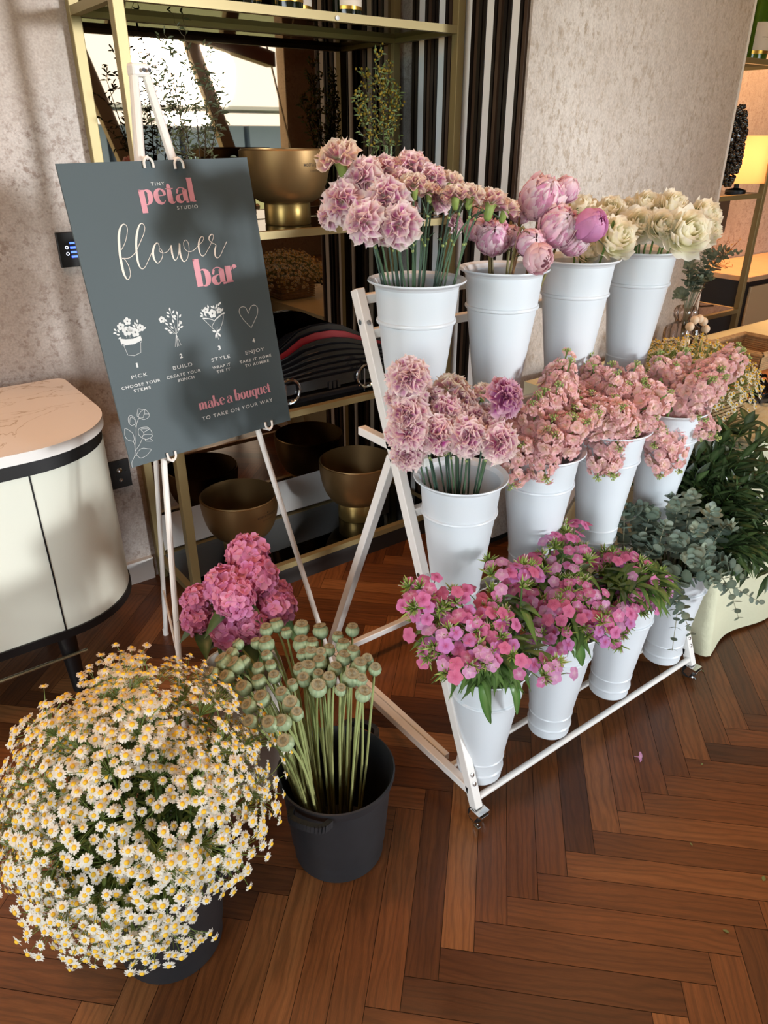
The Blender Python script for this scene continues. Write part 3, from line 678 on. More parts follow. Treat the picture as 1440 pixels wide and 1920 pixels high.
FLOWER=[
[(91.0,168.2,0.95),(103.2,154.0,1.14),(113.3,134.0,1.14),(114.5,122.8,1.14),(108.5,118.5,1.52),(99.9,125.3,3.80),(93.0,139.8,4.94),(88.8,158.4,5.32),(86.0,177.2,5.32),(84.7,196.4,5.32),(85.1,215.8,4.56),(89.8,227.2,1.90),(96.3,223.1,1.14),(99.8,213.7,1.14),(99.0,199.9,1.14),(94.5,187.8,1.14),(88.9,184.3,1.14),(101.6,185.6,1.14),(112.4,181.9,1.14),(121.8,175.1,1.14)],
[(121.8,175.1,1.14),(137.8,155.4,1.14),(149.7,139.1,1.14),(154.1,127.9,1.14),(150.0,120.3,1.33),(142.4,124.1,3.04),(133.5,139.6,4.56),(126.8,158.2,4.56),(123.0,179.1,4.56),(121.8,196.6,4.18),(124.6,207.7,2.28),(131.9,209.5,1.14),(142.5,198.8,1.14),(154.0,184.3,1.14),(162.4,173.3,1.14)],
[(177.8,170.9,0.95),(177.2,164.0,1.14),(173.3,161.6,1.52),(166.1,167.8,3.80),(160.5,179.0,4.94),(159.8,192.8,4.18),(165.5,202.3,1.52),(174.7,197.4,1.14),(181.8,187.2,1.14),(181.7,178.2,1.14),(178.2,173.9,1.14),(175.7,177.6,1.14),(180.6,182.7,1.14),(189.8,183.0,1.14),(199.2,178.0,1.14),(205.8,169.7,1.52),(205.6,173.6,3.80),(204.5,187.5,4.18),(206.7,199.8,2.28),(213.0,198.5,1.14),(220.9,185.2,1.90),(226.8,167.7,3.80),(223.7,183.4,4.56),(224.3,197.6,3.80),(228.9,206.3,1.52),(238.8,200.2,1.14),(246.8,183.7,1.14),(248.5,169.7,1.14),(243.8,162.2,1.14),(237.2,166.6,1.14),(236.7,178.7,1.14),(245.6,186.7,1.14),(258.2,184.9,1.14),(271.0,176.9,1.14)],
[(271.0,176.9,1.14),(283.9,169.0,1.14),(288.9,161.3,1.14),(283.8,158.8,1.52),(275.5,168.2,3.80),(271.8,182.1,4.18),(273.8,196.7,1.90),(282.0,198.6,1.14),(294.7,186.4,1.14),(306.5,173.1,1.14),(314.2,161.5,1.14),(311.8,155.5,1.52),(303.7,160.6,3.04),(302.1,167.6,1.90),(308.8,174.4,1.14),(316.5,179.3,1.90),(311.5,190.2,4.18),(309.9,202.5,3.42),(315.2,207.3,1.33),(324.0,201.9,1.14),(336.5,186.4,1.14),(346.9,174.4,1.52)],
]
m = MB()
for s_ in FLOWER: ribbon(m, s_, sgo(.0009))
m.build('script_lettering', CREAM, sgn, False)
SILVER = mat('pale_print', '#d9dcda', .6)
m = MB(); to = sgo(.0007)
text_shape(m, 'TINY', 189, 48.6, 31, 7, to, 1.25); text_shape(m, 'STUDIO', 238.5, 98.8, 51, 7.3, to, 1.25)
for s_, x, y, w, h, b_ in (('PICK', 48, 432, 37.5, 8.3, 0), ('CHOOSE YOUR', 20.5, 450, 92, 6.6, .012), ('STEMS', 46, 461, 40, 6.6, .012), ('BUILD', 148.5, 432, 49, 8.3, 0), ('CREATE YOUR', 128.8, 449, 86.5, 6.6, .012), ('BUNCH', 153.7, 460.6, 42, 6.6, .012),
    ('STYLE', 248, 433, 50.5, 8.5, 0), ('WRAP IT', 247, 450.8, 48.5, 6.6, .012), ('TIE IT', 255.4, 461.8, 38, 6.6, .012), ('ENJOY', 342.5, 434, 54.5, 8.6, 0), ('TAKE IT HOME', 322, 452, 92, 6.6, .012), ('TO ADMIRE', 335, 463.5, 70, 6.6, .012), ('TO TAKE ON YOUR WAY', 193.6, 561.5, 202, 8.6, .006)):
    text_shape(m, s_, x, y, w, h, to, 1.2, bold=b_)
for s_, x in (('1', 65), ('2', 171), ('3', 271.5), ('4', 368)): text_shape(m, s_, x, 409.5, 4 if s_ == '1' else 7, 9.5, to, bold=.045)
m.build('white_lettering', SILVER, sgn, False)
m = MB(); to = sgo(.0008)
LINE=[
[(-8.6,621.4),(2.8,609.8),(12.0,598.4),(16.6,587.4),(18.9,575.0),(23.2,564.9),(27.5,553.2),(31.0,539.5),(36.8,525.6),(43.2,517.8)],
[(10.8,599.8),(17.0,596.3),(23.8,605.1),(32.7,605.8),(42.6,602.4),(53.5,593.9),(45.8,589.7),(35.1,585.5),(25.4,588.1),(18.3,594.9),(16.8,597.1)],
[(16.8,586.6),(29.1,576.9),(39.6,564.0)],
[(18.2,565.4),(21.1,559.2),(21.1,548.9),(18.1,543.1),(7.3,532.3),(4.1,539.5),(2.5,549.3),(7.0,559.0),(17.6,566.1),(18.6,577.6)],
[(31.4,536.2),(29.5,529.7),(23.3,529.9),(18.5,524.5),(17.9,516.7),(20.5,509.8),(26.2,508.2),(31.3,512.4),(33.8,519.7),(31.8,527.7),(29.5,529.7)],
[(19.5,523.9),(24.2,512.3),(29.0,514.3),(33.0,519.5)],
[(43.2,517.8),(51.7,523.2),(59.7,523.5),(65.9,520.7),(67.9,514.3),(64.8,506.8),(60.4,502.8),(54.0,503.4),(46.5,508.4),(43.4,513.6),(44.1,518.0)],
[(43.2,514.4),(40.2,512.0),(44.7,499.5),(48.9,498.8),(53.7,501.2)],
[(45.7,518.4),(52.7,519.2),(57.1,512.6),(67.8,514.7)],
[(57.7,511.9),(60.8,503.3)],
[(39.8,563.2),(34.5,555.8),(34.0,547.1),(38.4,540.5),(47.4,540.2),(57.6,542.7),(61.7,548.1),(64.6,556.6),(63.0,561.4),(65.0,564.5),(56.8,567.7),(48.5,568.1),(41.3,564.5),(39.8,563.2)],
[(41.0,561.8),(45.0,556.8),(63.2,560.6)],
[(45.0,556.8),(45.4,551.7),(41.3,542.9),(60.0,547.6),(48.4,550.7),(45.8,553.5)],
[(46.0,567.4),(46.6,572.0),(61.2,575.8),(57.5,568.7)],
]
for s_ in LINE: ribbon(m, [(max(1.5, x), y, .75) for x, y in s_], to)
m.build('line_drawing', SILVER, sgn, False)
def dot(mb, x, y, r, to): mb.add([to(x, y)] + [to(x + r * math.cos(2 * PI * k / 12), y + r * math.sin(2 * PI * k / 12)) for k in range(12)], [(0, 1 + (k + 1) % 12, 1 + k) for k in range(12)])
def blossom2(mb, x, y, r, to):
    for k in range(5): a = 2 * PI * k / 5 - PI / 2; dot(mb, x + r * .58 * math.cos(a), y + r * .58 * math.sin(a), r * .42, to)
def petal2(mb, x, y, a, l, w, to): ribbon(mb, [(x, y, .2), (x + math.cos(a) * l * .5, y + math.sin(a) * l * .5, w), (x + math.cos(a) * l, y + math.sin(a) * l, .2)], to)
m = MB()
# 1 potted flowers
for p in ((44, 343), (90, 345)): pass
ribbon(m, [(43, 347, .8), (44, 357, .8), (50, 360, .8)], to, False); ribbon(m, [(91, 350, .8), (90, 358, .8), (86, 360, .8)], to, False)
ribbon(m, [(48, 359, .9), (52, 380, .9), (66, 384, .9), (82, 380, .9), (87, 358, .9)], to, False)
m.add([to(43, 343), to(55, 347), to(72, 348.5), to(90.5, 345), to(91, 355), to(72, 360), to(52, 359), to(44, 354)], [tuple(range(8))])
for (x, y, r) in ((51.4, 319, 8.5), (68, 311, 8.5), (62, 331, 10.5), (80, 336, 10.5), (94, 329, 8.5), (70, 328, 7)): blossom2(m, x, y, r, to)
for (x, y, a) in ((40, 327, -2.3), (39, 331, -3.0), (45, 336, -2.8), (84, 322, -1.6), (84, 325, -.8), (83, 325, -2.4), (90, 318, -1.5), (47, 341, 2.8), (100, 333, -.5), (45, 331, -1.9)): petal2(m, x, y, a, 8, 4, to)
for x in (58, 66, 74): ribbon(m, [(x, 345, .5), (x + 2, 334, .5)], to, False)
m.build('icon_drawing', SILVER, sgn, False); m = MB()
# 2 sprig
for (x, y) in ((164.8, 383), (170, 384), (174, 383), (180, 382)): ribbon(m, [(x, y, .7), (173.7, 356, .9)], to, False)
for (x, y) in ((150, 321), (171.7, 303), (187, 313), (188, 335), (160, 345)): ribbon(m, [(173.7, 356, .8), ((x + 173.7) / 2 + 1, (y + 356) / 2 + 3, .6), (x, y, .6)], to)
blossom2(m, 147, 320, 7.5, to)
for (x, y, a) in ((171, 306, -1.6), (168, 311, -2.4), (175, 311, -.8), (167, 318, -2.5), (186, 316, -1.5), (183, 320, -2.4), (189, 322, -.8), (177, 322, -2), (181, 326, -2.2), (188, 336, -1.4), (183, 341, -1.0), (186, 344, -.3), (179, 350, -.8), (160, 333, -2.6), (157, 342, -2.8), (163, 347, -2.8), (166, 352, -2.9), (170, 344, -2.2), (169, 336, -2.3), (159, 326, -2.4), (174, 332, -1.8)): petal2(m, x, y, a, 9, 4.4, to)
dot(m, 190, 333, 3.6, to)
m.build('icon_drawing', SILVER, sgn, False); m = MB()
# 3 bouquet
ribbon(m, [(247, 333, 1.2), (262, 352, .9), (272, 364, .9)], to); ribbon(m, [(247, 333, 3.2), (262, 336, 2), (275, 343, 1), (268, 352, .9), (266, 360, .9)], to); ribbon(m, [(275, 343, 1), (288, 336, 3), (301, 331, 1.2), (298, 346, .9), (286, 364, .9)], to)
for (x, y, a) in ((276, 368, -2.8), (276, 368, -.3), (276, 369, 2.0), (277, 369, 1.0)): petal2(m, x, y, a, 12 if abs(a) < .5 or a < -2 else 15, 5, to)
ribbon(m, [(276.5, 368, .7), (277, 386, .7)], to, False); ribbon(m, [(276.5, 368, .7), (280, 358, .7)], to, False)
for (x, y, r) in ((259, 317, 8), (274, 326, 10.5), (293, 322, 7.5)): blossom2(m, x, y, r, to)
for (x, y, a) in ((267, 314, -1.7), (250, 325, -2.4), (250, 328, -3.0), (258, 330, -2.2), (281, 317, -1.7), (284, 318, -1.0), (288, 316, -1.4), (292, 312, -.9), (296, 309, -.7), (299, 325, -.9), (299, 331, -.2), (279, 315, -2.3), (253, 320, -2.1), (286, 329, -.9)): petal2(m, x, y, a, 9, 4.2, to)
m.build('icon_drawing', SILVER, sgn, False); m = MB()
# 4 heart
ribbon(m, [(369.6, 340.8, .9), (366.3, 327.7, 1.1), (359, 323, 1.1), (349.6, 325, 1.1), (345.5, 334.7, 1.1), (351.5, 349, 1.1), (361, 362.4, 1.1), (371.3, 374.3, .9)], to); ribbon(m, [(371.3, 374.3, .9), (383, 360.7, 1.1), (394, 347, 1.1), (398.3, 332.4, 1.1), (392.7, 324.5, 1.1), (381, 325.6, 1.1), (369.6, 340.8, .9)], to)
m.build('icon_drawing', SILVER, sgn, False)

# ================================================================== white tiered flower stand
ST = WHITE_METAL; w = .022
stand = thing('flower_stand', 'white metal three tier flower stand on castors holding the buckets', 'stand', (1.387, 1.2, 0))
XA, XB = .940, 1.845
def yleg(z): return .862 + z * .408
for X in (XA, XB):
    MB().beam((X, yleg(.045), .045), (X, yleg(1.205), 1.205), w, .026, (0, 1, 0)).build('upright', ST, stand, False, bevel=.002)
    MB().beam((X, 1.222, .855), (X, 1.548, .075), w, w, (0, 1, 0)).build('rear_leg', ST, stand, False, bevel=.002)
    MB().beam((X + .0, .90, .085), (X, 1.56, .085), w, w).build('side_bar', ST, stand, False, bevel=.002)
    MB().beam((X + .026, 1.02, .078), (X + .026, 1.56, .078), .016, w).build('side_bar', ST, stand, False, bevel=.002)
    MB().beam((X, 1.10, .882), (X, 1.345, .882), w, .02).build('tier_bar', ST, stand, False, bevel=.002)
    MB().beam((X, .98, .492), (X, 1.16, .492), w, .02).build('tier_bar', ST, stand, False, bevel=.002)
    for z in (.60, 1.14): MB().lathe([(0, -.002), (.006, -.001), (.006, .002), (.0, .003)], 10, (X - w / 2 if X == XA else X + w / 2, yleg(z), z), M=Matrix.Rotation(R(-90), 4, 'Y')).build('bolt', CHROME, stand)
    for z in (.11, .132, .60, 1.14): MB().lathe([(0, -.002), (.0055, -.001), (.0055, .0015), (0, .0025)], 10, (X, yleg(z) - .0145, z), M=Matrix.Rotation(R(68), 4, 'X')).build('bolt', CHROME, stand)
for y, z in ((.886, .066), (1.0, .066)): MB().tube([(XA, y, z), (XB, y, z)], .0085, 14).build('base_rail', ST, stand)
for nm, y, z, ww in (('rear_rail', 1.548, .085, .02), ('tier_rail', 1.015, .492, .018), ('tier_rail', 1.11, .492, .018), ('tier_rail', 1.18, .880, .018), ('tier_rail', 1.275, .880, .018), ('back_rail', yleg(1.185), 1.185, .02), ('back_rail', yleg(1.115), 1.115, .02), ('back_rail', yleg(.735), .735, .02), ('back_rail', yleg(.35), .35, .02)):
    MB().beam((XA, y, z), (XB, y, z), ww, ww).build(nm, ST, stand, False, bevel=.002)
TYRE = mat('black_rubber', '#151515', .6)
for X, Y in ((XA, .868), (XB, .868), (XA, 1.545), (XB, 1.545)):
    rt = MB().box(X - .018, X + .018, Y - .016, Y + .016, .041, .046); rt.beam((X - .013, Y, .045), (X - .015, Y + .012, .016), .022, .003, (1, 0, 0)); rt.beam((X + .013, Y, .045), (X + .015, Y + .012, .016), .022, .003, (1, 0, 0)); rt.box(X - .03, X - .02, Y - .028, Y - .012, .022, .026); rt.box(X - .012, X + .012, Y - .02, Y - .002, .034, .04)
    c_ = rt.build('caster', CHROME, stand, False)
    MB().lathe([(.006, -.011), (.018, -.011), (.0205, -.006), (.0205, .006), (.018, .011), (.006, .011)], 20, (X, Y + .012, .0207), M=Matrix.Rotation(R(90), 4, 'Y')).build('wheel', TYRE, c_)

# ================================================================== buckets
TIER = [(.94, .080), (1.062, .504), (1.226, .892)]
BX = [1.003 + .2555 * i for i in range(4)]
def bucket(label, x, y, z):
    prof = [(0, .004), (.0525, 0), (.0545, .003), (.0545, .022), (.0575, .025), (.058, .029), (.0555, .033), (.0565, .062), (.0578, .065), (.0562, .068), (.0805, .2565), (.0848, .2585), (.0856, .2615), (.0848, .2645), (.0818, .2665), (.0885, .332), (.092, .337), (.100, .3405), (.1035, .3435), (.1025, .3465), (.092, .342), (.0865, .333), (.078, .257), (.054, .068), (.051, .010), (0, .009)]
    me = None
    if 'b' not in BK: BK['b'] = MB().lathe(prof, 72).data('flower_bucket', WHITE_PLASTIC, True, 24)
    o = bpy.data.objects.new('flower_bucket', BK['b']); col.objects.link(o); o.location = (x, y, z)
    return tag(o, label, 'bucket', 'white buckets on the flower stand')
BK = {}
what = [['white bucket of pink phlox at the left end of the bottom tier', 'second white bucket of pink phlox on the bottom tier', 'third white bucket on the bottom tier, phlox beside eucalyptus', 'white bucket of eucalyptus at the right end of the bottom tier'],
        ['white bucket of carnations at the left end of the middle tier', 'second white bucket on the middle tier holding peach stock', 'third white bucket on the middle tier holding peach stock', 'white bucket at the right end of the middle tier behind the greenery'],
        ['white bucket of carnations at the left end of the top tier', 'white bucket of pink peonies on the top tier', 'third white bucket on the top tier holding cream roses', 'white bucket of cream roses at the right end of the top tier']]
for ti, (y, z) in enumerate(TIER):
    for i, x in enumerate(BX): bucket(what[ti][i], x, y, z)

def black_tub(label, x, y, handle_az):
    t = thing('black_tub', label, 'tub', (x, y, 0), 'black flower tubs on the floor')
    prof = [(0, .004), (.098, 0), (.104, .006), (.1055, .05), (.109, .052), (.122, .225), (.127, .228), (.131, .245), (.1315, .252), (.128, .254), (.124, .248), (.119, .22), (.102, .02), (0, .018)]
    MB().lathe(prof, 64, (x, y, 0)).build('tub_body', BLACK_PLASTIC, t)
    for az in handle_az:
        a = R(az); d = Vector((math.cos(a), math.sin(a), 0)); s_ = Vector((-d.y, d.x, 0)); c0 = Vector((x, y, .236))
        P = [c0 + d * .126 + s_ * .045, c0 + d * .150 + s_ * .035 + Vector((0, 0, .004)), c0 + d * .157 + Vector((0, 0, .006)), c0 + d * .150 - s_ * .035 + Vector((0, 0, .004)), c0 + d * .126 - s_ * .045]
        m = MB(); Q = catmull(P, 5)
        for i in range(len(Q) - 1): m.beam(Q[i], Q[i + 1], .012, .018)
        m.build('handle', BLACK_PLASTIC, t, False)
    return t
black_tub('black plastic tub of poppy heads on the floor', .63, 1.02, (212, 32))
black_tub('black plastic tub of white daisies on the floor in front', .225, 1.045, (150, 330))
t = thing('hydrangea_pot', 'pale beige pot behind the poppy tub holding pink hydrangea', 'pot', (.565, 1.33, 0))
MB().lathe([(0, .004), (.07, 0), (.074, .006), (.095, .34), (.099, .345), (.099, .36), (.093, .36), (.07, .02), (0, .015)], 40, (.565, 1.33, 0)).build('pot_body', mat('beige_pot', '#d8d0c4', .5), t)

# ================================================================== flowers
CARN_TOP = [(0.859, 1.294, 1.471, 0.036, 1), (0.834, 1.25, 1.395, 0.036, 0), (0.835, 1.299, 1.368, 0.024, 0), (0.882, 1.251, 1.436, 0.034, 0), (0.896, 1.192, 1.403, 0.034, 0), (0.837, 1.185, 1.363, 0.034, 0), (0.889, 1.147, 1.359, 0.034, 0), (0.964, 1.29, 1.451, 0.025, 0), (1.019, 1.274, 1.454, 0.033, 0), (0.957, 1.183, 1.423, 0.025, 1), (0.974, 1.245, 1.43, 0.024, 0), (1.036, 1.224, 1.433, 0.026, 0), (1.083, 1.227, 1.423, 0.025, 1), (0.999, 1.189, 1.409, 0.019, 1), (1.034, 1.151, 1.404, 0.024, 1), (1.072, 1.147, 1.403, 0.024, 1), (0.972, 1.272, 1.429, 0.022, 0), (0.971, 1.322, 1.441, 0.023, 0), (1.063, 1.229, 1.389, 0.023, 0), (1.053, 1.287, 1.441, 0.025, 0), (0.907, 1.321, 1.441, 0.024, 0), (0.914, 1.216, 1.334, 0.02, 0), (1.076, 1.256, 1.41, 0.025, 0), (1.118, 1.237, 1.338, 0.019, 0), (0.978, 1.242, 1.381, 0.022, 0), (1.134, 1.153, 1.387, 0.031, 1), (1.173, 1.149, 1.373, 0.025, 1), (1.138, 1.213, 1.392, 0.025, 1), (1.107, 1.21, 1.403, 0.02, 1)]
PEONY = [(1.314, 1.182, 1.382, 0.041, 0, 0), (1.38, 1.171, 1.399, 0.025, 0, 1), (1.31, 1.123, 1.33, 0.037, 0, 0), (1.341, 1.063, 1.335, 0.03, 0, 2), (1.234, 1.13, 1.301, 0.026, 0, 1), (1.227, 1.098, 1.274, 0.029, 0, 3), (1.353, 1.116, 1.301, 0.029, 0, 0), (1.191, 1.2, 1.309, 0.032, 0, 0), (1.25, 1.205, 1.309, 0.021, 0, 1), (1.324, 1.25, 1.352, 0.023, 0, 1), (1.18, 1.245, 1.324, 0.022, 0, 1), (1.239, 1.288, 1.345, 0.02, 0, 1)]
ROSE = [(1.611, 1.298, 1.345, 0.034), (1.645, 1.247, 1.343, 0.029), (1.583, 1.168, 1.287, 0.042), (1.656, 1.164, 1.311, 0.035), (1.675, 1.112, 1.31, 0.032), (1.71, 1.061, 1.3, 0.047), (1.822, 1.09, 1.328, 0.035), (1.732, 1.207, 1.354, 0.029), (1.773, 1.152, 1.351, 0.033), (1.552, 1.229, 1.25, 0.026), (1.707, 1.238, 1.336, 0.029), (1.803, 1.066, 1.298, 0.031), (1.606, 1.251, 1.324, 0.029), (1.577, 1.298, 1.351, 0.029), (1.784, 1.205, 1.347, 0.027)]
CARN_MID = [(0.863, 1.077, 1.09, 0.036, 0), (0.864, 1.077, 1.051, 0.03, 0), (0.842, 1.055, 1.025, 0.034, 0), (0.839, 1.045, 0.995, 0.035, 0), (0.85, 1.062, 0.932, 0.029, 0), (0.89, 1.02, 0.98, 0.034, 0), (0.929, 1.078, 1.031, 0.026, 0), (0.978, 1.078, 1.05, 0.03, 1), (0.984, 1.049, 1.023, 0.032, 0), (0.93, 1.04, 1.017, 0.029, 0), (0.935, 0.973, 0.98, 0.034, 0), (0.987, 0.934, 0.971, 0.034, 0), (1.027, 0.967, 1.047, 0.034, 0), (1.033, 1.037, 1.039, 0.02, 1), (0.984, 1.012, 0.992, 0.029, 0), (1.032, 1.013, 0.988, 0.026, 0), (0.958, 1.031, 1.01, 0.023, 0), (0.857, 1.107, 0.961, 0.023, 0), (0.871, 1.133, 1.032, 0.019, 0), (0.991, 1.094, 1.015, 0.024, 0), (0.919, 1.035, 0.999, 0.023, 0), (1.019, 0.985, 0.983, 0.021, 0)]
POPPY = [(0.578, 1.2, 0.542, 0.012), (0.602, 1.198, 0.546, 0.013), (0.609, 1.167, 0.54, 0.01), (0.642, 1.159, 0.543, 0.014), (0.671, 1.127, 0.541, 0.014), (0.728, 1.088, 0.542, 0.012), (0.692, 1.092, 0.537, 0.01), (0.512, 1.205, 0.531, 0.01), (0.544, 1.184, 0.532, 0.01), (0.56, 1.169, 0.531, 0.014), (0.62, 1.124, 0.531, 0.015), (0.636, 1.109, 0.531, 0.013), (0.546, 1.141, 0.524, 0.01), (0.49, 1.19, 0.525, 0.011), (0.467, 1.181, 0.52, 0.015), (0.482, 1.157, 0.518, 0.015), (0.434, 1.167, 0.514, 0.012), (0.454, 1.143, 0.512, 0.012), (0.515, 1.123, 0.516, 0.011), (0.539, 1.114, 0.518, 0.01), (0.499, 1.093, 0.51, 0.012), (0.531, 1.085, 0.512, 0.011), (0.607, 1.099, 0.524, 0.01), (0.622, 1.091, 0.525, 0.013), (0.625, 1.06, 0.519, 0.013), (0.658, 1.076, 0.527, 0.011), (0.639, 1.078, 0.525, 0.011), (0.689, 1.066, 0.53, 0.013), (0.672, 1.04, 0.522, 0.013), (0.641, 1.028, 0.516, 0.012), (0.606, 1.035, 0.513, 0.01), (0.595, 1.06, 0.516, 0.015), (0.583, 1.068, 0.516, 0.012), (0.616, 1.012, 0.511, 0.013), (0.655, 0.989, 0.512, 0.015), (0.668, 0.973, 0.511, 0.011), (0.708, 1.007, 0.521, 0.011), (0.708, 0.978, 0.516, 0.011), (0.687, 1.003, 0.518, 0.014), (0.695, 1.039, 0.525, 0.013), (0.621, 0.976, 0.507, 0.01), (0.587, 1.008, 0.507, 0.015), (0.575, 1.043, 0.511, 0.012), (0.55, 1.045, 0.509, 0.01), (0.522, 1.037, 0.505, 0.012), (0.484, 1.05, 0.503, 0.014), (0.454, 1.049, 0.501, 0.012), (0.522, 1.005, 0.502, 0.014), (0.518, 0.976, 0.5, 0.011), (0.487, 0.973, 0.498, 0.013), (0.465, 0.984, 0.498, 0.013), (0.465, 0.926, 0.497, 0.013), (0.437, 1.011, 0.498, 0.012), (0.468, 1.097, 0.507, 0.013), (0.651, 0.941, 0.505, 0.013), (0.5, 1.156, 0.52, 0.011)]
HYDR = [(0.627, 1.36, 0.638, 0.047), (0.617, 1.305, 0.612, 0.044), (0.548, 1.332, 0.604, 0.043), (0.501, 1.392, 0.549, 0.033), (0.489, 1.376, 0.509, 0.033), (0.543, 1.273, 0.601, 0.044), (0.637, 1.265, 0.547, 0.042), (0.537, 1.29, 0.509, 0.046), (0.567, 1.255, 0.529, 0.037), (0.665, 1.294, 0.557, 0.027)]
STOCK = [(1.259, 1.035, 1.006, 1), (1.185, 0.99, 0.933, 1), (1.246, 0.97, 0.95, 1), (1.183, 0.967, 0.928, 1), (1.21, 1.046, 0.989, 1), (1.193, 1.071, 0.932, 1), (1.501, 1.145, 0.988, 2), (1.341, 1.074, 1.038, 1), (1.431, 1.048, 0.937, 2), (1.548, 1.11, 0.988, 2), (1.439, 1.017, 0.904, 2), (1.58, 1.061, 0.994, 2), (1.516, 1.034, 0.96, 2), (1.431, 0.973, 0.837, 2), (1.399, 1.021, 0.866, 2), (1.543, 0.964, 0.892, 2), (1.737, 1.011, 0.857, 3), (1.767, 1.1, 0.956, 3), (1.836, 1.086, 0.982, 3), (1.802, 1.012, 0.912, 3), (1.846, 1.004, 0.94, 3), (1.926, 0.981, 0.992, 3), (1.691, 0.957, 0.718, 3), (1.78, 0.966, 0.836, 3), (1.784, 0.95, 0.799, 3), (1.647, 1.015, 0.781, 3), (1.472, 0.967, 0.884, 2), (1.834, 0.95, 0.778, 3), (1.408, 1.09, 0.944, 2), (1.899, 1.014, 0.958, 3), (1.521, 1.005, 0.926, 2), (1.74, 1.058, 0.898, 3), (1.16, 0.959, 0.836, 1), (1.381, 0.985, 0.771, 2), (1.416, 0.972, 0.776, 2)]
PHLOX = [(0.799, 0.936, 0.719, 0), (0.769, 0.908, 0.708, 0), (0.829, 0.913, 0.682, 0), (0.868, 0.909, 0.681, 0), (0.771, 0.907, 0.639, 0), (0.778, 0.851, 0.643, 0), (0.821, 0.869, 0.652, 0), (0.922, 0.893, 0.655, 0), (0.894, 0.84, 0.651, 0), (0.893, 0.815, 0.639, 0), (0.836, 0.808, 0.624, 0), (0.832, 0.786, 0.608, 0), (0.892, 0.791, 0.622, 0), (1.042, 0.87, 0.514, 1), (0.923, 0.743, 0.572, 0), (0.994, 0.915, 0.696, 0), (0.978, 0.876, 0.694, 0), (1.102, 0.925, 0.566, 1), (1.163, 0.98, 0.617, 1), (1.175, 0.946, 0.593, 1), (1.339, 0.998, 0.653, 1), (1.272, 0.973, 0.649, 1), (1.225, 0.983, 0.66, 1), (1.267, 0.927, 0.635, 1), (1.151, 0.889, 0.566, 1), (1.103, 0.875, 0.55, 1), (1.208, 0.871, 0.597, 1), (1.182, 0.84, 0.58, 1), (1.211, 0.819, 0.58, 1), (1.114, 0.841, 0.571, 1), (1.08, 0.842, 0.514, 1), (1.329, 0.872, 0.433, 2), (1.177, 0.794, 0.55, 1), (1.361, 0.848, 0.433, 2), (1.443, 0.962, 0.534, 2), (1.481, 0.933, 0.534, 2), (1.487, 0.904, 0.53, 2), (1.471, 0.866, 0.515, 2), (1.435, 0.868, 0.496, 2), (1.475, 0.838, 0.48, 2), (1.512, 0.835, 0.491, 2), (1.414, 0.833, 0.475, 2), (1.383, 0.857, 0.475, 2), (1.412, 0.985, 0.51, 2), (1.433, 0.931, 0.496, 2), (0.859, 0.865, 0.657, 0), (0.804, 0.832, 0.611, 0), (0.793, 0.915, 0.578, 0), (1.352, 0.83, 0.407, 2), (1.183, 0.777, 0.514, 1), (1.104, 0.961, 0.576, 1), (1.217, 0.914, 0.615, 1)]
EUCA = [(1.531, 1.087, 0.66, 3), (1.544, 1.052, 0.597, 3), (1.609, 1.029, 0.587, 3), (1.661, 0.99, 0.587, 3), (1.716, 0.924, 0.646, 3), (1.755, 0.869, 0.608, 3), (1.639, 0.931, 0.578, 3), (1.712, 0.877, 0.554, 3), (1.818, 0.835, 0.554, 3), (1.594, 0.915, 0.527, 3), (1.636, 0.834, 0.502, 3), (1.835, 0.785, 0.41, 3), (1.841, 0.73, 0.358, 3), (1.692, 0.792, 0.436, 3), (1.572, 0.807, 0.27, 3), (1.604, 0.783, 0.323, 3), (1.782, 0.749, 0.318, 3), (1.565, 1.037, 0.515, 3), (1.606, 0.981, 0.526, 3), (1.705, 0.832, 0.511, 3), (1.651, 0.898, 0.532, 3), (1.597, 1.063, 0.626, 3), (1.687, 0.946, 0.614, 3), (1.524, 0.843, 0.409, 3)]
RUSC = [(2.05, 0.968, 0.771), (1.977, 0.997, 0.762), (1.93, 0.995, 0.692), (1.91, 1.047, 0.68), (2.047, 0.908, 0.725), (2.046, 0.846, 0.664), (1.859, 1.086, 0.646), (1.798, 1.106, 0.595), (1.817, 1.067, 0.561), (1.846, 0.996, 0.631), (1.899, 0.931, 0.64), (1.971, 0.877, 0.64), (1.92, 0.865, 0.576), (1.982, 0.831, 0.554), (1.904, 0.927, 0.539), (2.02, 0.803, 0.485), (1.943, 0.798, 0.443), (1.903, 0.828, 0.461), (1.876, 0.823, 0.402), (1.982, 0.769, 0.363), (2.103, 0.803, 0.563), (2.084, 0.755, 0.414), (1.846, 0.995, 0.546), (1.972, 0.951, 0.68), (1.888, 0.964, 0.597), (1.96, 0.835, 0.49), (1.918, 0.905, 0.474), (1.914, 1.007, 0.642), (2.002, 0.916, 0.667), (2.01, 0.848, 0.623), (1.901, 0.892, 0.604), (2.056, 0.801, 0.527), (1.903, 0.803, 0.42), (1.918, 0.966, 0.672), (1.9, 0.856, 0.519), (1.86, 1.035, 0.613)]

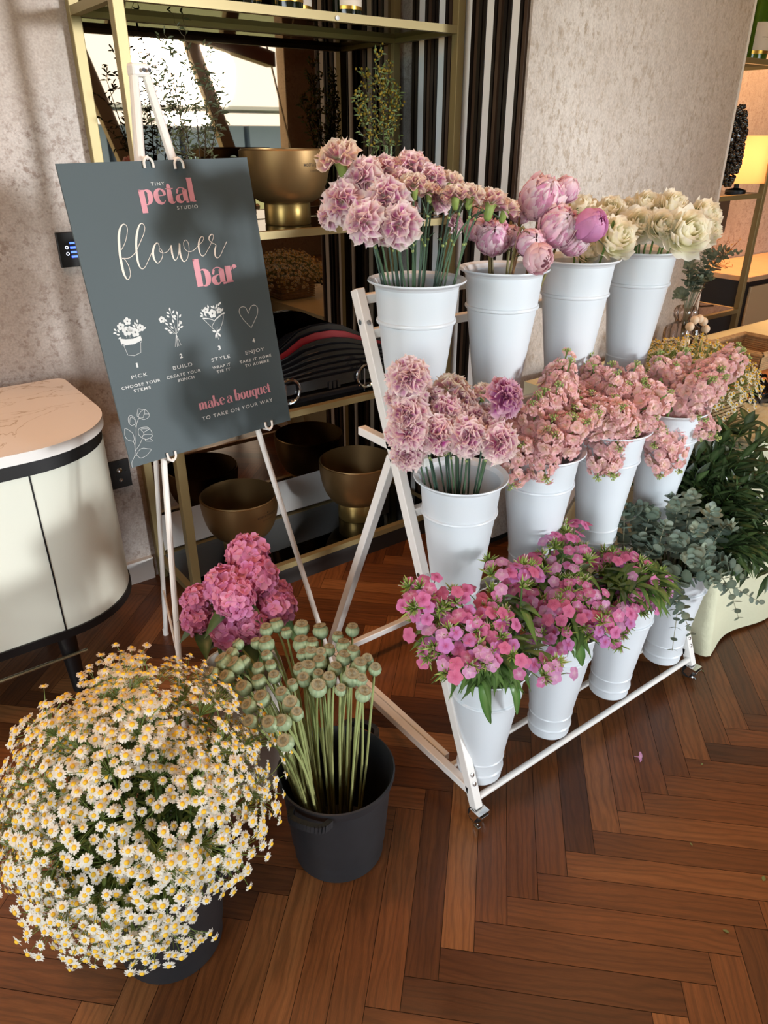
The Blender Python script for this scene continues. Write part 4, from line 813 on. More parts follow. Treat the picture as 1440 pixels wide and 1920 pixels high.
def ruffled_bloom(seed, n_pet, c_in, c_mid, c_edge, cup=0.0, ruff=.16, streak=.7, big=1.0):
    """a carnation head: fringed fan petals in layers; unit radius, faces +Z"""
    rr = random.Random(seed); mb = MB()
    for i in range(n_pet):
        t = i / (n_pet - 1)                       # 0 centre .. 1 outer
        el = R(lerp(86, -8, t ** .8) + rr.uniform(-9, 9)); az = i * 2.39996 + rr.uniform(-.3, .3)
        ln = lerp(.62, 1.04, t) * rr.uniform(.9, 1.08); hw = rr.uniform(.52, .74) * lerp(.8, 1.0, t)
        out = Vector((math.cos(az), math.sin(az), 0)); sd = Vector((-math.sin(az), math.cos(az), 0)); upv = Vector((0, 0, 1))
        d = out * math.cos(el) + upv * math.sin(el); nv = upv * math.cos(el) - out * math.sin(el)
        base = Vector((0, 0, -.22 + .12 * (1 - t))) + out * .05
        ph = rr.uniform(0, 6); fq = rr.uniform(1.6, 2.6); tint = rr.random(); P = []; C = []; NV = 8
        st = [rr.random() for _ in range(NV + 1)]
        for a in range(5):
            u = a / 4; row = []; cr = []
            for b in range(NV + 1):
                v = b / NV * 2 - 1; w = hw * (u ** .75) * 1.25
                curl = -.28 * u * u * (t - .15) + cup * u * u
                e = ln * u * (1 - .10 * v * v) * (1 + (.035 * (-1) ** b if a == 4 else 0))
                p = base + d * e + sd * (w * v) + nv * (ruff * u ** 1.6 * math.sin(fq * v * 2.2 + ph) + curl + .04 * rr.uniform(-1, 1) * u)
                row.append(p)
                k = max(0, min(1, (u - .2) / .4)); q = mixc(c_in, c_mid, k * min(1, .5 + 1.1 * tint) * (1 - streak * .6 * st[b]))
                if a == 4: q = mixc(q, c_edge, .85)
                elif a == 3: q = mixc(q, c_edge, .45 * st[b])
                cr.append(q)
            P.append(row); C.append(cr)
        mb.grid(P, C)
    return mb.data('bloom', PETAL, True, 0)
def cup_petal(mb, rr, az, hw, rad, a0, a1, flare, ruff, cols, hgt=1.0, nu=6, nv=6, notch=.0, z0=0):
    """a petal that follows a bowl: polar angle from a0 (bottom) to a1 (tip), flaring outwards by flare at the tip"""
    P = []; C = []; ph = rr.uniform(0, 6)
    for i in range(nu + 1):
        u = i / nu; th = lerp(a0, a1, u); row = []; cr = []
        for j in range(nv + 1):
            v = j / nv * 2 - 1
            w = hw * (.25 + .75 * math.sin(PI * min(1, .12 + u * .62))) * (1 if u < .99 else .82)
            phi = az + v * w; r = rad * (1 + .06 * abs(v) ** 2) + flare * u ** 3
            th2 = th + .20 * v * v * u * (1 if flare >= 0 else .6) - notch * u * (1 - abs(v)) 
            rz = ruff * u * u * math.sin(5 * v + ph)
            p = Vector((math.sin(th2) * math.cos(phi), math.sin(th2) * math.sin(phi), -math.cos(th2) * hgt)) * (r + rz); p.z += z0
            row.append(p); q = mixc(cols[0], cols[1], min(1, u * 1.15)); q = mixc(q, cols[2], max(0, (u - .72) / .28) * .8 + .1 * abs(v))
            cr.append(q)
        P.append(row); C.append(cr)
    mb.grid(P, C)
def peony_mesh(seed, kind):
    rr = random.Random(seed); mb = MB(); pale = L3('#f4dfe6'); pink = L3('#ecbcd3'); deep = L3('#d98fb6'); white = L3('#f8f0ef')
    if kind == 2: pale, pink, white = L3('#e09ccb'), L3('#da8fc2'), L3('#e6b4d6')
    if kind == 3: pale, pink, white = L3('#ecc8cf'), L3('#e9bcc8'), L3('#f2dcdc')
    if kind < 2:
        N = 84 if kind == 0 else 56
        for i in range(N):
            z = 1 - 1.72 * (i + .5) / N; th = math.acos(-z); az = i * 2.39996 + rr.uniform(-.2, .2)      # th: polar angle from the stem
            lo = max(R(6), th - R(rr.uniform(45, 70))); hi = min(R(172), th + R(rr.uniform(2, 18))); s_ = max(.25, math.sin(th))
            c0 = mixc(pink, deep, rr.random() * .6); c1 = mixc(pale, pink, rr.random() * .9); c2 = mixc(white, pale, rr.random())
            if rr.random() < .16: c1, c2 = mixc(pink, deep, .5), mixc(deep, pink, rr.random() * .6)
            rad = lerp(.80, 1.0, rr.random()) * lerp(1.0, .93, max(0, z))
            cup_petal(mb, rr, az, min(1.5, rr.uniform(.34, .52) / s_), rad, lo, hi, rr.uniform(-.04, .13) if kind == 0 else rr.uniform(-.05, .03), (.16 if z > .1 else .08) * rr.uniform(.6, 1.2) * (1 if kind == 0 else .55), (c0, c1, c2), 1.0, nu=5, nv=6, notch=rr.uniform(.02, .22) if z > .1 else .04)
        for i in range(7):      # broad guard petals
            cup_petal(mb, rr, i * 2.39996, .62, 1.02, R(6), R(rr.uniform(58, 84)), .05, .02, (mixc(pink, deep, .2), mixc(pink, pale, .3), pale), 1.0, notch=.03)
        return mb.data('bloom', PETAL, True, 0)
    n = {2: 12, 3: 16}[kind]
    for i in range(n):
        t = i / (n - 1)
        if kind == 2: rad = lerp(.8, 1.0, t); tip = R(lerp(172, 140, t)); hw = 1.05; ruff = .01; fl_ = -.05
        else: rad = lerp(.7, 1.0, t); tip = R(lerp(165, 95, t)); hw = .95; ruff = .02; fl_ = .05
        c0 = mixc(pink, deep, rr.random() * .15); c1 = mixc(pale, pink, rr.random() * .8); c2 = mixc(white, c1, rr.random() * .6)
        cup_petal(mb, rr, i * 2.39996 + rr.uniform(-.2, .2), hw, rad * rr.uniform(.94, 1.03), R(8), tip, fl_, ruff, (c0, c1, c2), 1.0 if kind != 2 else 1.12, notch=.02)
    return mb.data('bloom', PETAL, True, 0)
def rose_mesh(seed):
    rr = random.Random(seed); mb = MB(); a = L3('#f3edc2'); b = L3('#f7f3e2'); c = L3('#faf8f0'); n = 26
    for i in range(n):
        t = i / (n - 1); rad = lerp(.13, .80, t ** .9); tip = R(lerp(146, 66, t ** .85) + rr.uniform(-6, 6))
        cup_petal(mb, rr, i * 2.39996 + rr.uniform(-.25, .25), lerp(1.35, .70, t), rad, R(12), tip, lerp(.05, .34, t), .02 + .04 * t, (mixc(a, L3('#d5d79a'), .3), mixc(a, b, .2 + .7 * t), mixc(b, c, .4 + .6 * rr.random())), lerp(1.9, .95, t ** .8), notch=.03 * t, z0=lerp(.10, 0, t))
    return mb.data('bloom', PETAL, True, 0)
def floret_mesh(seed, n, c0, c1, double=True, r=1.0):
    rr = random.Random(seed); mb = MB()
    for i in range(n):
        t = i / max(1, n - 1); el = R(lerp(70, 5, t) if double else 8); az = i * 2.39996 if double else 2 * PI * i / n
        out = Vector((math.cos(az), math.sin(az), 0)); sd = Vector((-math.sin(az), math.cos(az), 0)); d = out * math.cos(el) + Vector((0, 0, 1)) * math.sin(el); nv = Vector((0, 0, 1)) * math.cos(el) - out * math.sin(el)
        ln = r * lerp(.65, 1.0, t) * rr.uniform(.9, 1.1); ph = rr.uniform(0, 6); P = []; C = []; tone = rr.random()
        for a in range(4):
            u = a / 3; w = ln * (.12, .42, .56, .40)[a] * (.95 if double else 1.05)
            P.append([d * ln * u * (1 - .06 * abs(v)) + sd * w * v + nv * (.10 * math.sin(3 * v + ph) * u - .14 * u * u) for v in (-1, -.5, 0, .5, 1)])
            q = mixc(c0, c1, min(1, u * 1.1 + .2 * tone - .1)); C.append([q] * 5)
        mb.grid(P, C)
    return mb
def calyx_mesh():
    g = L3('#8fa356'); g2 = L3('#9fb064'); d = L3('#6d8442')
    return MB().lathe([(0, -1.25), (.16, -1.2), (.30, -1.0), (.34, -.6), (.36, -.3), (.42, -.08), (.50, .06), (.30, -.02)], 14, c=[d, d, g, g, g2, g2, g2, g]).data('calyx', LEAF)
GREENS = [L3('#3f5446'), L3('#48604a'), L3('#374d40'), L3('#506a4c')]
def stem_pts(base, rim, head, n=9):
    b, r_, h = Vector(base), Vector(rim), Vector(head)
    return [b] + bez(r_, r_ + (r_ - b) * .5 + Vector((0, 0, (h.z - r_.z) * .2)), h, n)
def in_bucket(i, tier, p, rr, spread=.068):
    y, z = TIER[tier]; c = Vector((BX[i], y, z)); d = Vector((p[0] - c.x, p[1] - c.y, 0)); l = d.length
    dn = d / l if l > 1e-6 else Vector((0, 0, 0)); k = min(spread, l * .55); j = Vector((rr.uniform(-.018, .018), rr.uniform(-.018, .018), 0))
    rim = c + dn * k + j + Vector((0, 0, .335)); base = c - dn * min(.02, k * .3) + j * .9 + Vector((0, 0, .02))
    return base, rim
MAG = L3('#b52f92')
CARN = [ruffled_bloom(s, 27, L3('#f6eee0'), (L3('#bf309c') if s % 3 else L3('#c955a8')), L3('#fbf4ea'), ruff=.22, streak=.9) for s in range(5)]
CARN_SIDE = [ruffled_bloom(20 + s, 24, L3('#eeeccb'), L3('#c969a8'), L3('#f6f2d8'), cup=.22, ruff=.22) for s in range(3)]
CARN_HOT = [ruffled_bloom(40, 36, L3('#dd9cc6'), L3('#a81a8c'), L3('#e6c6cc'), streak=.5, ruff=.2)]
CARN_ROSE = [ruffled_bloom(50 + s, 38, L3('#f6e6da'), L3('#c83aa0') if s % 2 else L3('#c556a6'), L3('#fbf0e4'), ruff=.22, streak=.8) for s in range(4)]
CALYX = calyx_mesh()
def carnation(p, r, side, meshes, bi, tier, label, group, rr, centre, i):
    p = Vector(p); c = Vector(centre)
    n = p - c
    if side: n = Vector((n.x * .5, n.y * .5, abs(n.z) + .22)) + Vector((-.02, -.01, .0))
    else: n = n.normalized() + Vector((-.38, -.5, .12))
    n = (n.normalized() + Vector((rr.uniform(-.15, .15), rr.uniform(-.15, .15), rr.uniform(-.1, .1)))).normalized()
    base, rim = in_bucket(bi, tier, p, rr)
    t = thing('carnation', label, 'flower', base, group)
    inst('bloom', meshes[i % len(meshes)], t, place(p - base, n, r * 1.12, rr.uniform(0, 6)))
    inst('calyx', CALYX, t, place(p - base - n * r * .25, n, r * .86))
    g = rr.choice(GREENS); pts = stem_pts(base, rim, p - n * r * 1.0); m = MB(); m.tube(pts, .0021, 5, g)
    for k in (3, 5, 7): m.ball(pts[k], .0034, 6, 4, L3('#98a768'))
    m.build('stem', STEM, t)
    lf = MB()
    for k in (3, 5, 7):
        for s_ in (-1, 1):
            dd = (pts[k + 1] - pts[k]).normalized() + Vector((rr.uniform(-.9, .9), rr.uniform(-.9, .9), .1)) * .7
            leaf_blade(lf, pts[k], dd, rr.uniform(.02, .045), .003, (0, -1, .1), rr.uniform(-.1, .5), g, 4)
    lf.build('leaves', LEAF, t, sharp=0)
    return t
rr = random.Random(3)
for i, q in enumerate(CARN_TOP):
    side = q[4] == 1
    lab = 'pink and cream carnation on a thin stem in the leftmost bucket of the top tier'
    if i == 0: lab = 'tallest cream and pink carnation, standing out left in front of the gold bowl'
    carnation(q[:3], q[3], side, CARN_SIDE if side else CARN, 0, 2, lab, 'carnations on the top tier', rr, (1.0, 1.24, 1.30), i)
for i, q in enumerate(CARN_MID):
    side = q[4] == 1; hot = i == 12
    lab = 'frilly rose pink carnation in the leftmost bucket of the middle tier'
    if hot: lab = 'round magenta carnation standing beside the peach stock on the middle tier'
    carnation(q[:3], q[3], side, CARN_HOT if hot else (CARN_SIDE if side else CARN_ROSE), 0, 1, lab, 'carnations on the middle tier', rr, (.97, 1.10, .93), i)

PEON = {k: [peony_mesh(10 * k + s, k) for s in range(2 if k < 2 else 1)] for k in range(4)}
for i, q in enumerate(PEONY):
    p = Vector(q[:3]); r = q[3]; kind = int(q[5]); base, rim = in_bucket(1, 2, p, rr, .075)
    lab = {0: 'open pale pink peony in the second bucket of the top tier', 1: 'half closed pink peony bud in the second bucket of the top tier', 2: 'smooth bright pink peony bud right beside the cream roses', 3: 'pale shell pink peony drooping lowest over the bucket rim'}[kind]
    t = thing('peony', lab, 'flower', base, 'peonies on the top tier')
    n = ((p - Vector((1.27, 1.26, 1.24))).normalized() * .7 + Vector((-.35, -.55, .45))).normalized()
    if kind == 3: n = Vector((-.1, -.9, -.1))
    inst('bloom', PEON[kind][i % len(PEON[kind])], t, place(p - base, n, r * 1.15, rr.uniform(0, 6)))
    m = MB(); pts = stem_pts(base, rim, p - n * r * .9); m.tube(pts, .0032, 6, [mixc(L3('#7d5a40'), L3('#6f7a43'), rr.random() * .6)] * len(pts)); m.build('stem', STEM, t)
    lf = MB()
    for k in range(rr.choice((1, 2, 3))):
        az = rr.uniform(0, 6.3); leaf_blade(lf, p - n * r * .9, Vector((math.cos(az), math.sin(az), rr.uniform(-.5, .3))), rr.uniform(.045, .07), rr.uniform(.016, .024), (0, 0, 1), .25, L3('#34492c'), 5)
    lf.build('leaves', LEAFGLOSS, t, sharp=0)
ROSES = [rose_mesh(s) for s in range(4)]
for i, q in enumerate(ROSE):
    p = Vector(q[:3]); r = q[3]; bi = 2 if q[0] < 1.64 else 3; base, rim = in_bucket(bi, 2, p, rr, .075)
    t = thing('cream_rose', 'open cream rose in the third bucket of the top tier' if bi == 2 else 'open cream rose in the rightmost bucket of the top tier', 'flower', base, 'cream roses on the top tier')
    n = ((p - Vector((BX[bi], 1.26, 1.22))).normalized() * .8 + Vector((-.45, -.75, .35)) + Vector((rr.uniform(-.2, .2), rr.uniform(-.2, .2), rr.uniform(-.1, .2)))).normalized()
    inst('bloom', ROSES[i % 4], t, place(p - base, n, r * 1.36, rr.uniform(0, 6)))
    cal = p - n * r * .9
    m = MB(); pts = stem_pts(base, rim, cal); m.tube(pts, .0028, 6, L3('#56763c')); m.build('stem', STEM, t)
    m = MB()
    for k in range(5):
        az = k * 1.257; leaf_blade(m, cal, look(n).to_3x3() @ Vector((math.cos(az), math.sin(az), .5)), r * .55, .007, n, .3, L3('#6f8c48'), 3)
    m.ball(cal, .0065, 8, 6, L3('#64823f')); m.build('calyx', LEAF, t, sharp=0)

# ------------------------------------------------ peach stock
STK = [floret_mesh(s, 10, L3('#e6d8b8'), L3('#f2c0c6' if s % 2 else '#f5cdcf')).data('floret', PETAL, True, 0) for s in range(4)]
def bud_cluster(seed):
    r2 = random.Random(seed); m = MB()
    for k in range(11):
        az = k * 2.4; el = r2.uniform(.1, 1.4); d = Vector((math.cos(az) * math.cos(el), math.sin(az) * math.cos(el), math.sin(el))); p = d * r2.uniform(.5, 1.0)
        c = mixc(L3('#8ea35a'), L3('#c9cf86'), r2.random()); m.tube([(0, 0, -.3), p * .6, p], [.05, .06, .04], 4, L3('#7f9452')); m.ball(p, .16, 6, 5, c, sq=1.4)
    return m.data('buds', LEAF)
BUDS = [bud_cluster(s) for s in range(3)]
STOCK2 = []
for q in STOCK:
    STOCK2.append(q); STOCK2.extend([(q[0] + rr.uniform(-.06, .06), q[1] + rr.uniform(-.01, .05), q[2] + rr.uniform(-.045, .02), q[3]), (q[0] + rr.uniform(-.10, .10), q[1] + rr.uniform(-.03, .04), max(.955, q[2] + rr.uniform(-.03, .02)), q[3])])
for i, q in enumerate(STOCK2):
    tip = Vector(q[:3]); bi = int(q[3]); c = Vector((BX[bi], 1.062, .845))
    ln = rr.uniform(.09, .14); axis = (tip - (c + Vector((0, .01, -.02)))).normalized()
    if tip.z < .9: axis = (axis + Vector((0, -.1, -.25))).normalized()
    start = tip - axis * min(ln, (tip - c).length * .9); base, rim = in_bucket(bi, 1, start, rr, .07)
    t = thing('stock_stem', ('peach pink stock spike in the second bucket of the middle tier', 'peach pink stock spike in the third bucket of the middle tier', 'peach pink stock spike at the right end of the middle tier')[bi - 1], 'flower', base, 'peach stock on the middle tier')
    pts = stem_pts(base, rim, start, 6) + [tip]; MB().tube(pts, [.0036] * (len(pts) - 1) + [.002], 6, L3('#6f8a4d')).build('stem', STEM, t)
    inst('buds', BUDS[i % 3], t, place(tip - base, axis, .012))
    L_ = (tip - start).length; nf = int(10 + L_ * 100); o1 = axis.orthogonal().normalized(); o2 = axis.cross(o1)
    for k in range(nf):
        u = k / (nf - 1); az = k * 2.39996; rad = lerp(.028, .012, u ** 2); out = o1 * math.cos(az) + o2 * math.sin(az)
        p = start.lerp(tip, u * .94) + out * rad * rr.uniform(.6, 1.45) + axis * rr.uniform(-.01, .01); n = (out + axis * (.2 + .5 * u)).normalized()
        inst('floret', STK[(i + k) % 4], t, place(p - base, n, lerp(.0235, .012, u ** 2.2) * rr.uniform(.9, 1.1), rr.uniform(0, 6)))

# ------------------------------------------------ phlox
def phlox_mesh(seed, c0, c1):
    m = MB(); r2 = random.Random(seed)
    for i in range(5):
        az = 2 * PI * i / 5; out = Vector((math.cos(az), math.sin(az), 0)); sd = Vector((-math.sin(az), math.cos(az), 0)); P = []; C = []; tl = r2.uniform(-.08, .08)
        for a in range(5):
            u = a / 4; w = (.05, .28, .45, .47, .28)[a]
            P.append([out * (u * (1 - .10 * v * v)) + sd * w * v + Vector((0, 0, -.10 * u * u + tl * v * u + .04 * abs(v))) for v in (-1, -.5, 0, .5, 1)])
            q = c0 if a == 0 else mixc(c0, c1, min(1, u * 2.2)); C.append([mixc(q, (.75, .5, .65), .12 * abs(v)) for v in (-1, -.5, 0, .5, 1)])
        m.grid(P, C)
    m.tube([(0, 0, 0), (0, 0, -.7), (.05, 0, -1.3)], [.09, .07, .09], 5, mixc(c1, (.5, .3, .3), .4))
    return m.data('blossom', PETAL, True, 0)
PHX = [phlox_mesh(0, L3('#b0306e'), L3('#dd7fb4')), phlox_mesh(1, L3('#e9c3d6'), L3('#d477a8')), phlox_mesh(2, L3('#c0457e'), L3('#cf84c4')), phlox_mesh(3, L3('#c95a86'), L3('#d9749b')), phlox_mesh(4, L3('#ecd0de'), L3('#d79ac6'))]
def tuft(seed):
    r2 = random.Random(seed); m = MB()
    for k in range(16):
        az = k * 2.4; el = r2.uniform(.25, 1.45); d = Vector((math.cos(az) * math.cos(el), math.sin(az) * math.cos(el), math.sin(el))); l = r2.uniform(.6, 1.1)
        g = mixc(L3('#6f8a3c'), L3('#a9bb62'), r2.random()); tipc = g if r2.random() < .65 else L3('#e2bcca'); m.tube([d * .05, d * l * .6, d * l], [.05, .075, .012], 4, [L3('#4f6b2c'), g, tipc])
    return m.data('buds', LEAF)
TUFT = [tuft(s) for s in range(3)]
PHLOX2 = list(PHLOX)
for q in [q for k, q in enumerate(PHLOX) if k % 2 == 0 or q[3] == 2]: PHLOX2.append((q[0] + rr.uniform(-.05, .05), q[1] + rr.uniform(-.04, .04), max(.46, q[2] + rr.uniform(-.05, .01)), q[3]))
for i, q in enumerate(PHLOX2):
    p = Vector(q[:3]); bi = int(q[3]); c = Vector((BX[bi], .94, .40)); base, rim = in_bucket(bi, 0, p, rr, .07)
    t = thing('phlox_stem', ('pink phlox stem in the leftmost bucket of the bottom tier', 'pink phlox stem in the second bucket of the bottom tier', 'pink phlox stem in the third bucket of the bottom tier')[bi], 'flower', base, 'pink phlox on the bottom tier')
    n = ((p - c).normalized() + Vector((-.1, -.2, .35))).normalized(); o1 = n.orthogonal().normalized(); o2 = n.cross(o1)
    back = p - n * .035; pts = stem_pts(base, rim, back, 7); m = MB(); m.tube(pts, .0022, 5, L3('#4c6a35')); kinds = rr.sample(range(5), 2)
    nb = rr.choice((3, 4, 5, 6))
    for k in range(nb):
        az = 2 * PI * k / nb + rr.uniform(-.5, .5); rd = rr.uniform(.014, .038) if k else .004; pp = p + (o1 * math.cos(az) + o2 * math.sin(az)) * rd + n * rr.uniform(-.008, .008)
        nn = (n + (pp - p) * 16 + Vector((rr.uniform(-.3, .3), rr.uniform(-.4, .2), rr.uniform(-.2, .2)))).normalized()
        inst('blossom', PHX[rr.choice(kinds)], t, place(pp - base, nn, rr.uniform(.0135, .0165), rr.uniform(0, 6)))
        m.tube([back, pp - nn * .018], .001, 4, L3('#7b9148'), cap=False)
    m.build('stem', STEM, t)
    for k in range(2):
        az = rr.uniform(0, 6.3); pp = p - n * .014 + (o1 * math.cos(az) + o2 * math.sin(az)) * rr.uniform(.02, .035)
        inst('buds', TUFT[(i + k) % 3], t, place(pp - base, (n + (pp - p) * 10).normalized(), rr.uniform(.022, .030), rr.uniform(0, 6)))
    lf = MB()
    for k in range(1, len(pts)):
        for s_ in range(4 if k < 6 else 2):
            az = rr.uniform(0, 6.3)
            if pts[k].z < .445 or k > 5: continue
            leaf_blade(lf, pts[k].lerp(pts[k - 1], rr.random() * .3), Vector((math.cos(az), math.sin(az), rr.uniform(.0, .8) if k < 3 else rr.uniform(-.3, .5))), rr.uniform(.05, .09), rr.uniform(.012, .021), (0, 0, 1), rr.uniform(.2, .7), mixc(L3('#3c5a28'), L3('#5d7d3a'), rr.random()), 5)
    lf.build('leaves', LEAFGLOSS, t, sharp=0)
# two long leaves that hang over the front rim
for k, (bx, deg) in enumerate(((0, 222), (0, 256), (1, 240))):
    c = Vector((BX[bx], .94, 0)); d = Vector((math.cos(R(deg)), math.sin(R(deg)), 0)); tn = Vector((-d.y, d.x, 0)); ln = (.105, .095, .07)[k]
    t = thing('hanging_leaf', ('long green leaf hanging over the front rim of the leftmost bottom bucket', 'second long leaf hanging over the rim of the leftmost bottom bucket', 'green leaf hanging over the rim of the second bottom bucket')[k], 'leaf', c + d * .08 + Vector((0, 0, .41)))
    path = catmull([c + d * .05 + Vector((0, 0, .39)), c + d * .082 + Vector((0, 0, .428)), c + d * .104 + Vector((0, 0, .436)), c + d * .116 + tn * .004 + Vector((0, 0, .412)), c + d * .114 + tn * .010 + Vector((0, 0, .436 - ln * .6)), c + d * .106 + tn * .020 + Vector((0, 0, .436 - ln))], 4)
    m = MB(); P = []; C = []; N_ = len(path) - 1
    for i in range(N_ + 1):
        u = i / N_; wd = (.0135 if k != 1 else .0105) * math.sin(PI * min(1, .08 + .92 * u)) ** .8 + .0004
        q = mixc(L3('#4f7a35'), L3('#36602a'), u); P.append([path[i] - tn * wd + d * wd * .35, path[i], path[i] + tn * wd + d * wd * .35]); C.append([q, mixc(q, (.4, .5, .2), .25), q])
    m.grid(P, C); m.build('blade', LEAFGLOSS, t, sharp=0)

# ------------------------------------------------ eucalyptus and ruscus
def euca(label, group, base, rim, tip, rr, r0=.021, cols=('#74857c', '#5f7369', '#8d9a8a'), npair=9):
    base, rim, tip = Vector(base), Vector(rim), Vector(tip); t = thing('eucalyptus_stem', label, 'greenery', base, group)
    d0 = tip - rim; ctrl = rim + Vector((d0.x * .35, d0.y * .35, max(.08, d0.z * .9 + .05))); pts = [base] + bez(rim, ctrl, tip, 14)
    MB().tube(pts, [.0024 - .0015 * i / 14 for i in range(15)], 5, L3('#8b8a72')).build('stem', STEM, t); lf = MB(); L_ = len(pts)
    for k in range(npair):
        u = .30 + .69 * k / (npair - 1); x = u * (L_ - 1); a = int(min(x, L_ - 2)); p = pts[a].lerp(pts[a + 1], x - a); d = (pts[a + 1] - pts[a]).normalized()
        o1 = d.orthogonal().normalized(); o1 = Matrix.Rotation(k * PI / 2 + rr.uniform(-.3, .3), 3, d) @ o1; r = r0 * lerp(1.0, .42, (k / (npair - 1)) ** 1.6) * rr.uniform(.85, 1.1)
        c = mixc(L3(rr.choice(cols)), L3('#93a07c'), rr.random() * .3)
        for s_ in (-1, 1): round_leaf(lf, p, (o1 * s_ + d * .35).normalized(), (d + Vector((0, 0, .2))).normalized(), r, c)
    lf.build('leaves', LEAF, t, sharp=0)
for i, q in enumerate(EUCA):
    p = Vector(q[:3]); b, r_ = in_bucket(3 if i % 3 else 2, 0, p, rr, .075)
    euca('grey green round leaved eucalyptus stem at the right end of the bottom tier', 'eucalyptus on the bottom tier', b, r_, p, rr, .0185, npair=12)
for (x, y, z) in ((1.98, .93, .42), (2.02, .90, .36), (1.93, .86, .33), (1.98, 1.02, .50), (1.90, 1.05, .60), (1.72, .98, .62), (1.62, 1.02, .60), (1.86, .98, .58)):
    p = Vector((x, y, z)); b, r_ = in_bucket(3, 0, p, rr, .08); euca('grey green round leaved eucalyptus stem at the right end of the bottom tier', 'eucalyptus on the bottom tier', b, r_, p, rr, .0165, npair=11)
for i, q in enumerate(RUSC):
    p = Vector(q); base, rim = in_bucket(3, 0, p, rr, .085); rim.x = min(rim.x, 1.84)
    t = thing('ruscus_branch', 'dark glossy green leafy branch arching over the table edge beside the stand', 'greenery', base, 'dark green branches beside the table')
    d0 = p - rim; pts = [base] + bez(rim, rim + Vector((d0.x * .3, d0.y * .3, max(.12, d0.z + .05))), p, 14); MB().tube(pts, [.0022 - .0012 * k / 14 for k in range(15)], 5, L3('#3f5a2a')).build('stem', STEM, t); lf = MB()
    for k in range(5, 15):
        d = (pts[min(k + 1, 14)] - pts[k - 1]).normalized()
        for s_ in range(3):
            o1 = Matrix.Rotation(rr.uniform(0, 6.3), 3, d) @ d.orthogonal().normalized(); leaf_blade(lf, pts[k].lerp(pts[k - 1], rr.random()), d * .55 + o1 * .8, rr.uniform(.05, .08), rr.uniform(.017, .027), (rr.uniform(-.3, .3), -.3, 1), rr.uniform(-.05, .3), mixc(L3('#1b2e17'), L3('#3c562b'), rr.random() ** 1.7), 4)
    lf.build('leaves', LEAFGLOSS, t, sharp=0)

# ------------------------------------------------ poppy heads
def pod_mesh(seed):
    r2 = random.Random(seed); g = L3('#aaba92'); g2 = L3('#8ea37f'); cr = L3('#a9a17e'); m = MB(); n = 24
    prof = [(.12, -1.12), (.2, -1.0), (.26, -.92), (.55, -.82), (.85, -.5), (1.0, -.05), (.96, .35), (.75, .62), (.55, .72)]
    vs = []; cc = []
    for i, (r, z) in enumerate(prof):
        for j in range(n):
            a = 2 * PI * j / n; k = 1 + (.035 * math.cos(10 * a) if 2 < i < 8 else 0); vs.append((r * k * math.cos(a), r * k * math.sin(a), z)); cc.append(mixc(g, g2, .5 + .5 * math.cos(10 * a) if i > 2 else .8))
    k = len(prof); m.add(vs, [(i * n + j, i * n + (j + 1) % n, (i + 1) * n + (j + 1) % n, (i + 1) * n + j) for i in range(k - 1) for j in range(n)], cc)
    pod = m.data('pod', LEAF)
    m = MB(); N = 22; top = [(0, 0, .86)]; c2 = [cr]
    for r, z in ((.35, .86), (.62, .80), (.80, .86)):
        for j in range(N * 2):
            a = PI * j / N; rr_ = r * (1.0 if j % 2 == 0 or r < .7 else .86); top.append((rr_ * math.cos(a), rr_ * math.sin(a), z + (.05 if j % 2 == 0 else -.02))); c2.append(L3('#b3ab8a') if j % 2 == 0 else L3('#4e4a38'))
    M2 = N * 2; fs = [(0, 1 + j, 1 + (j + 1) % M2) for j in range(M2)]
    for q in range(2): fs += [(1 + q * M2 + j, 1 + (q + 1) * M2 + j, 1 + (q + 1) * M2 + (j + 1) % M2, 1 + q * M2 + (j + 1) % M2) for j in range(M2)]
    m.add(top, fs, c2); m.lathe([(.55, .70), (.78, .84)], 22, c=cr)
    return pod, m.data('crown', LEAF)
PODS = [pod_mesh(s) for s in range(2)]
for i, q in enumerate(POPPY):
    p = Vector(q[:3]); r = q[3] * 1.26; c = Vector((.63, 1.02, .0)); d = Vector((p.x - c.x, p.y - c.y, 0)); j = Vector((rr.uniform(-.02, .02), rr.uniform(-.02, .02), 0)); l = max(1e-4, d.length)
    b = c + d / l * min(.05, l * .35) + j + Vector((0, 0, .025)); rim = c + d / l * min(.10, l * .62) + j + Vector((0, 0, .245))
    t = thing('poppy_head', 'grey green poppy seed head on a long stem in the black tub', 'seed head', b, 'poppy heads in the black tub')
    pts = stem_pts(b, rim, p, 8); n = ((pts[-1] - pts[-3]).normalized() + Vector((rr.uniform(-.15, .15), rr.uniform(-.3, .05), 0))).normalized(); pts[-1] = p - n * r * 1.05
    inst('pod', PODS[i % 2][0], t, place(p - b, n, r, rr.uniform(0, 6))); inst('crown', PODS[i % 2][1], t, place(p - b, n, r, rr.uniform(0, 6)))
    g = mixc(L3('#84915a'), L3('#9aa36b'), rr.random()); MB().tube(pts, [.0028] * (len(pts) - 1) + [.0022], 6, [mixc(L3('#8f8a58'), g, min(1, k / 4)) for k in range(len(pts))]).build('stem', STEM, t)

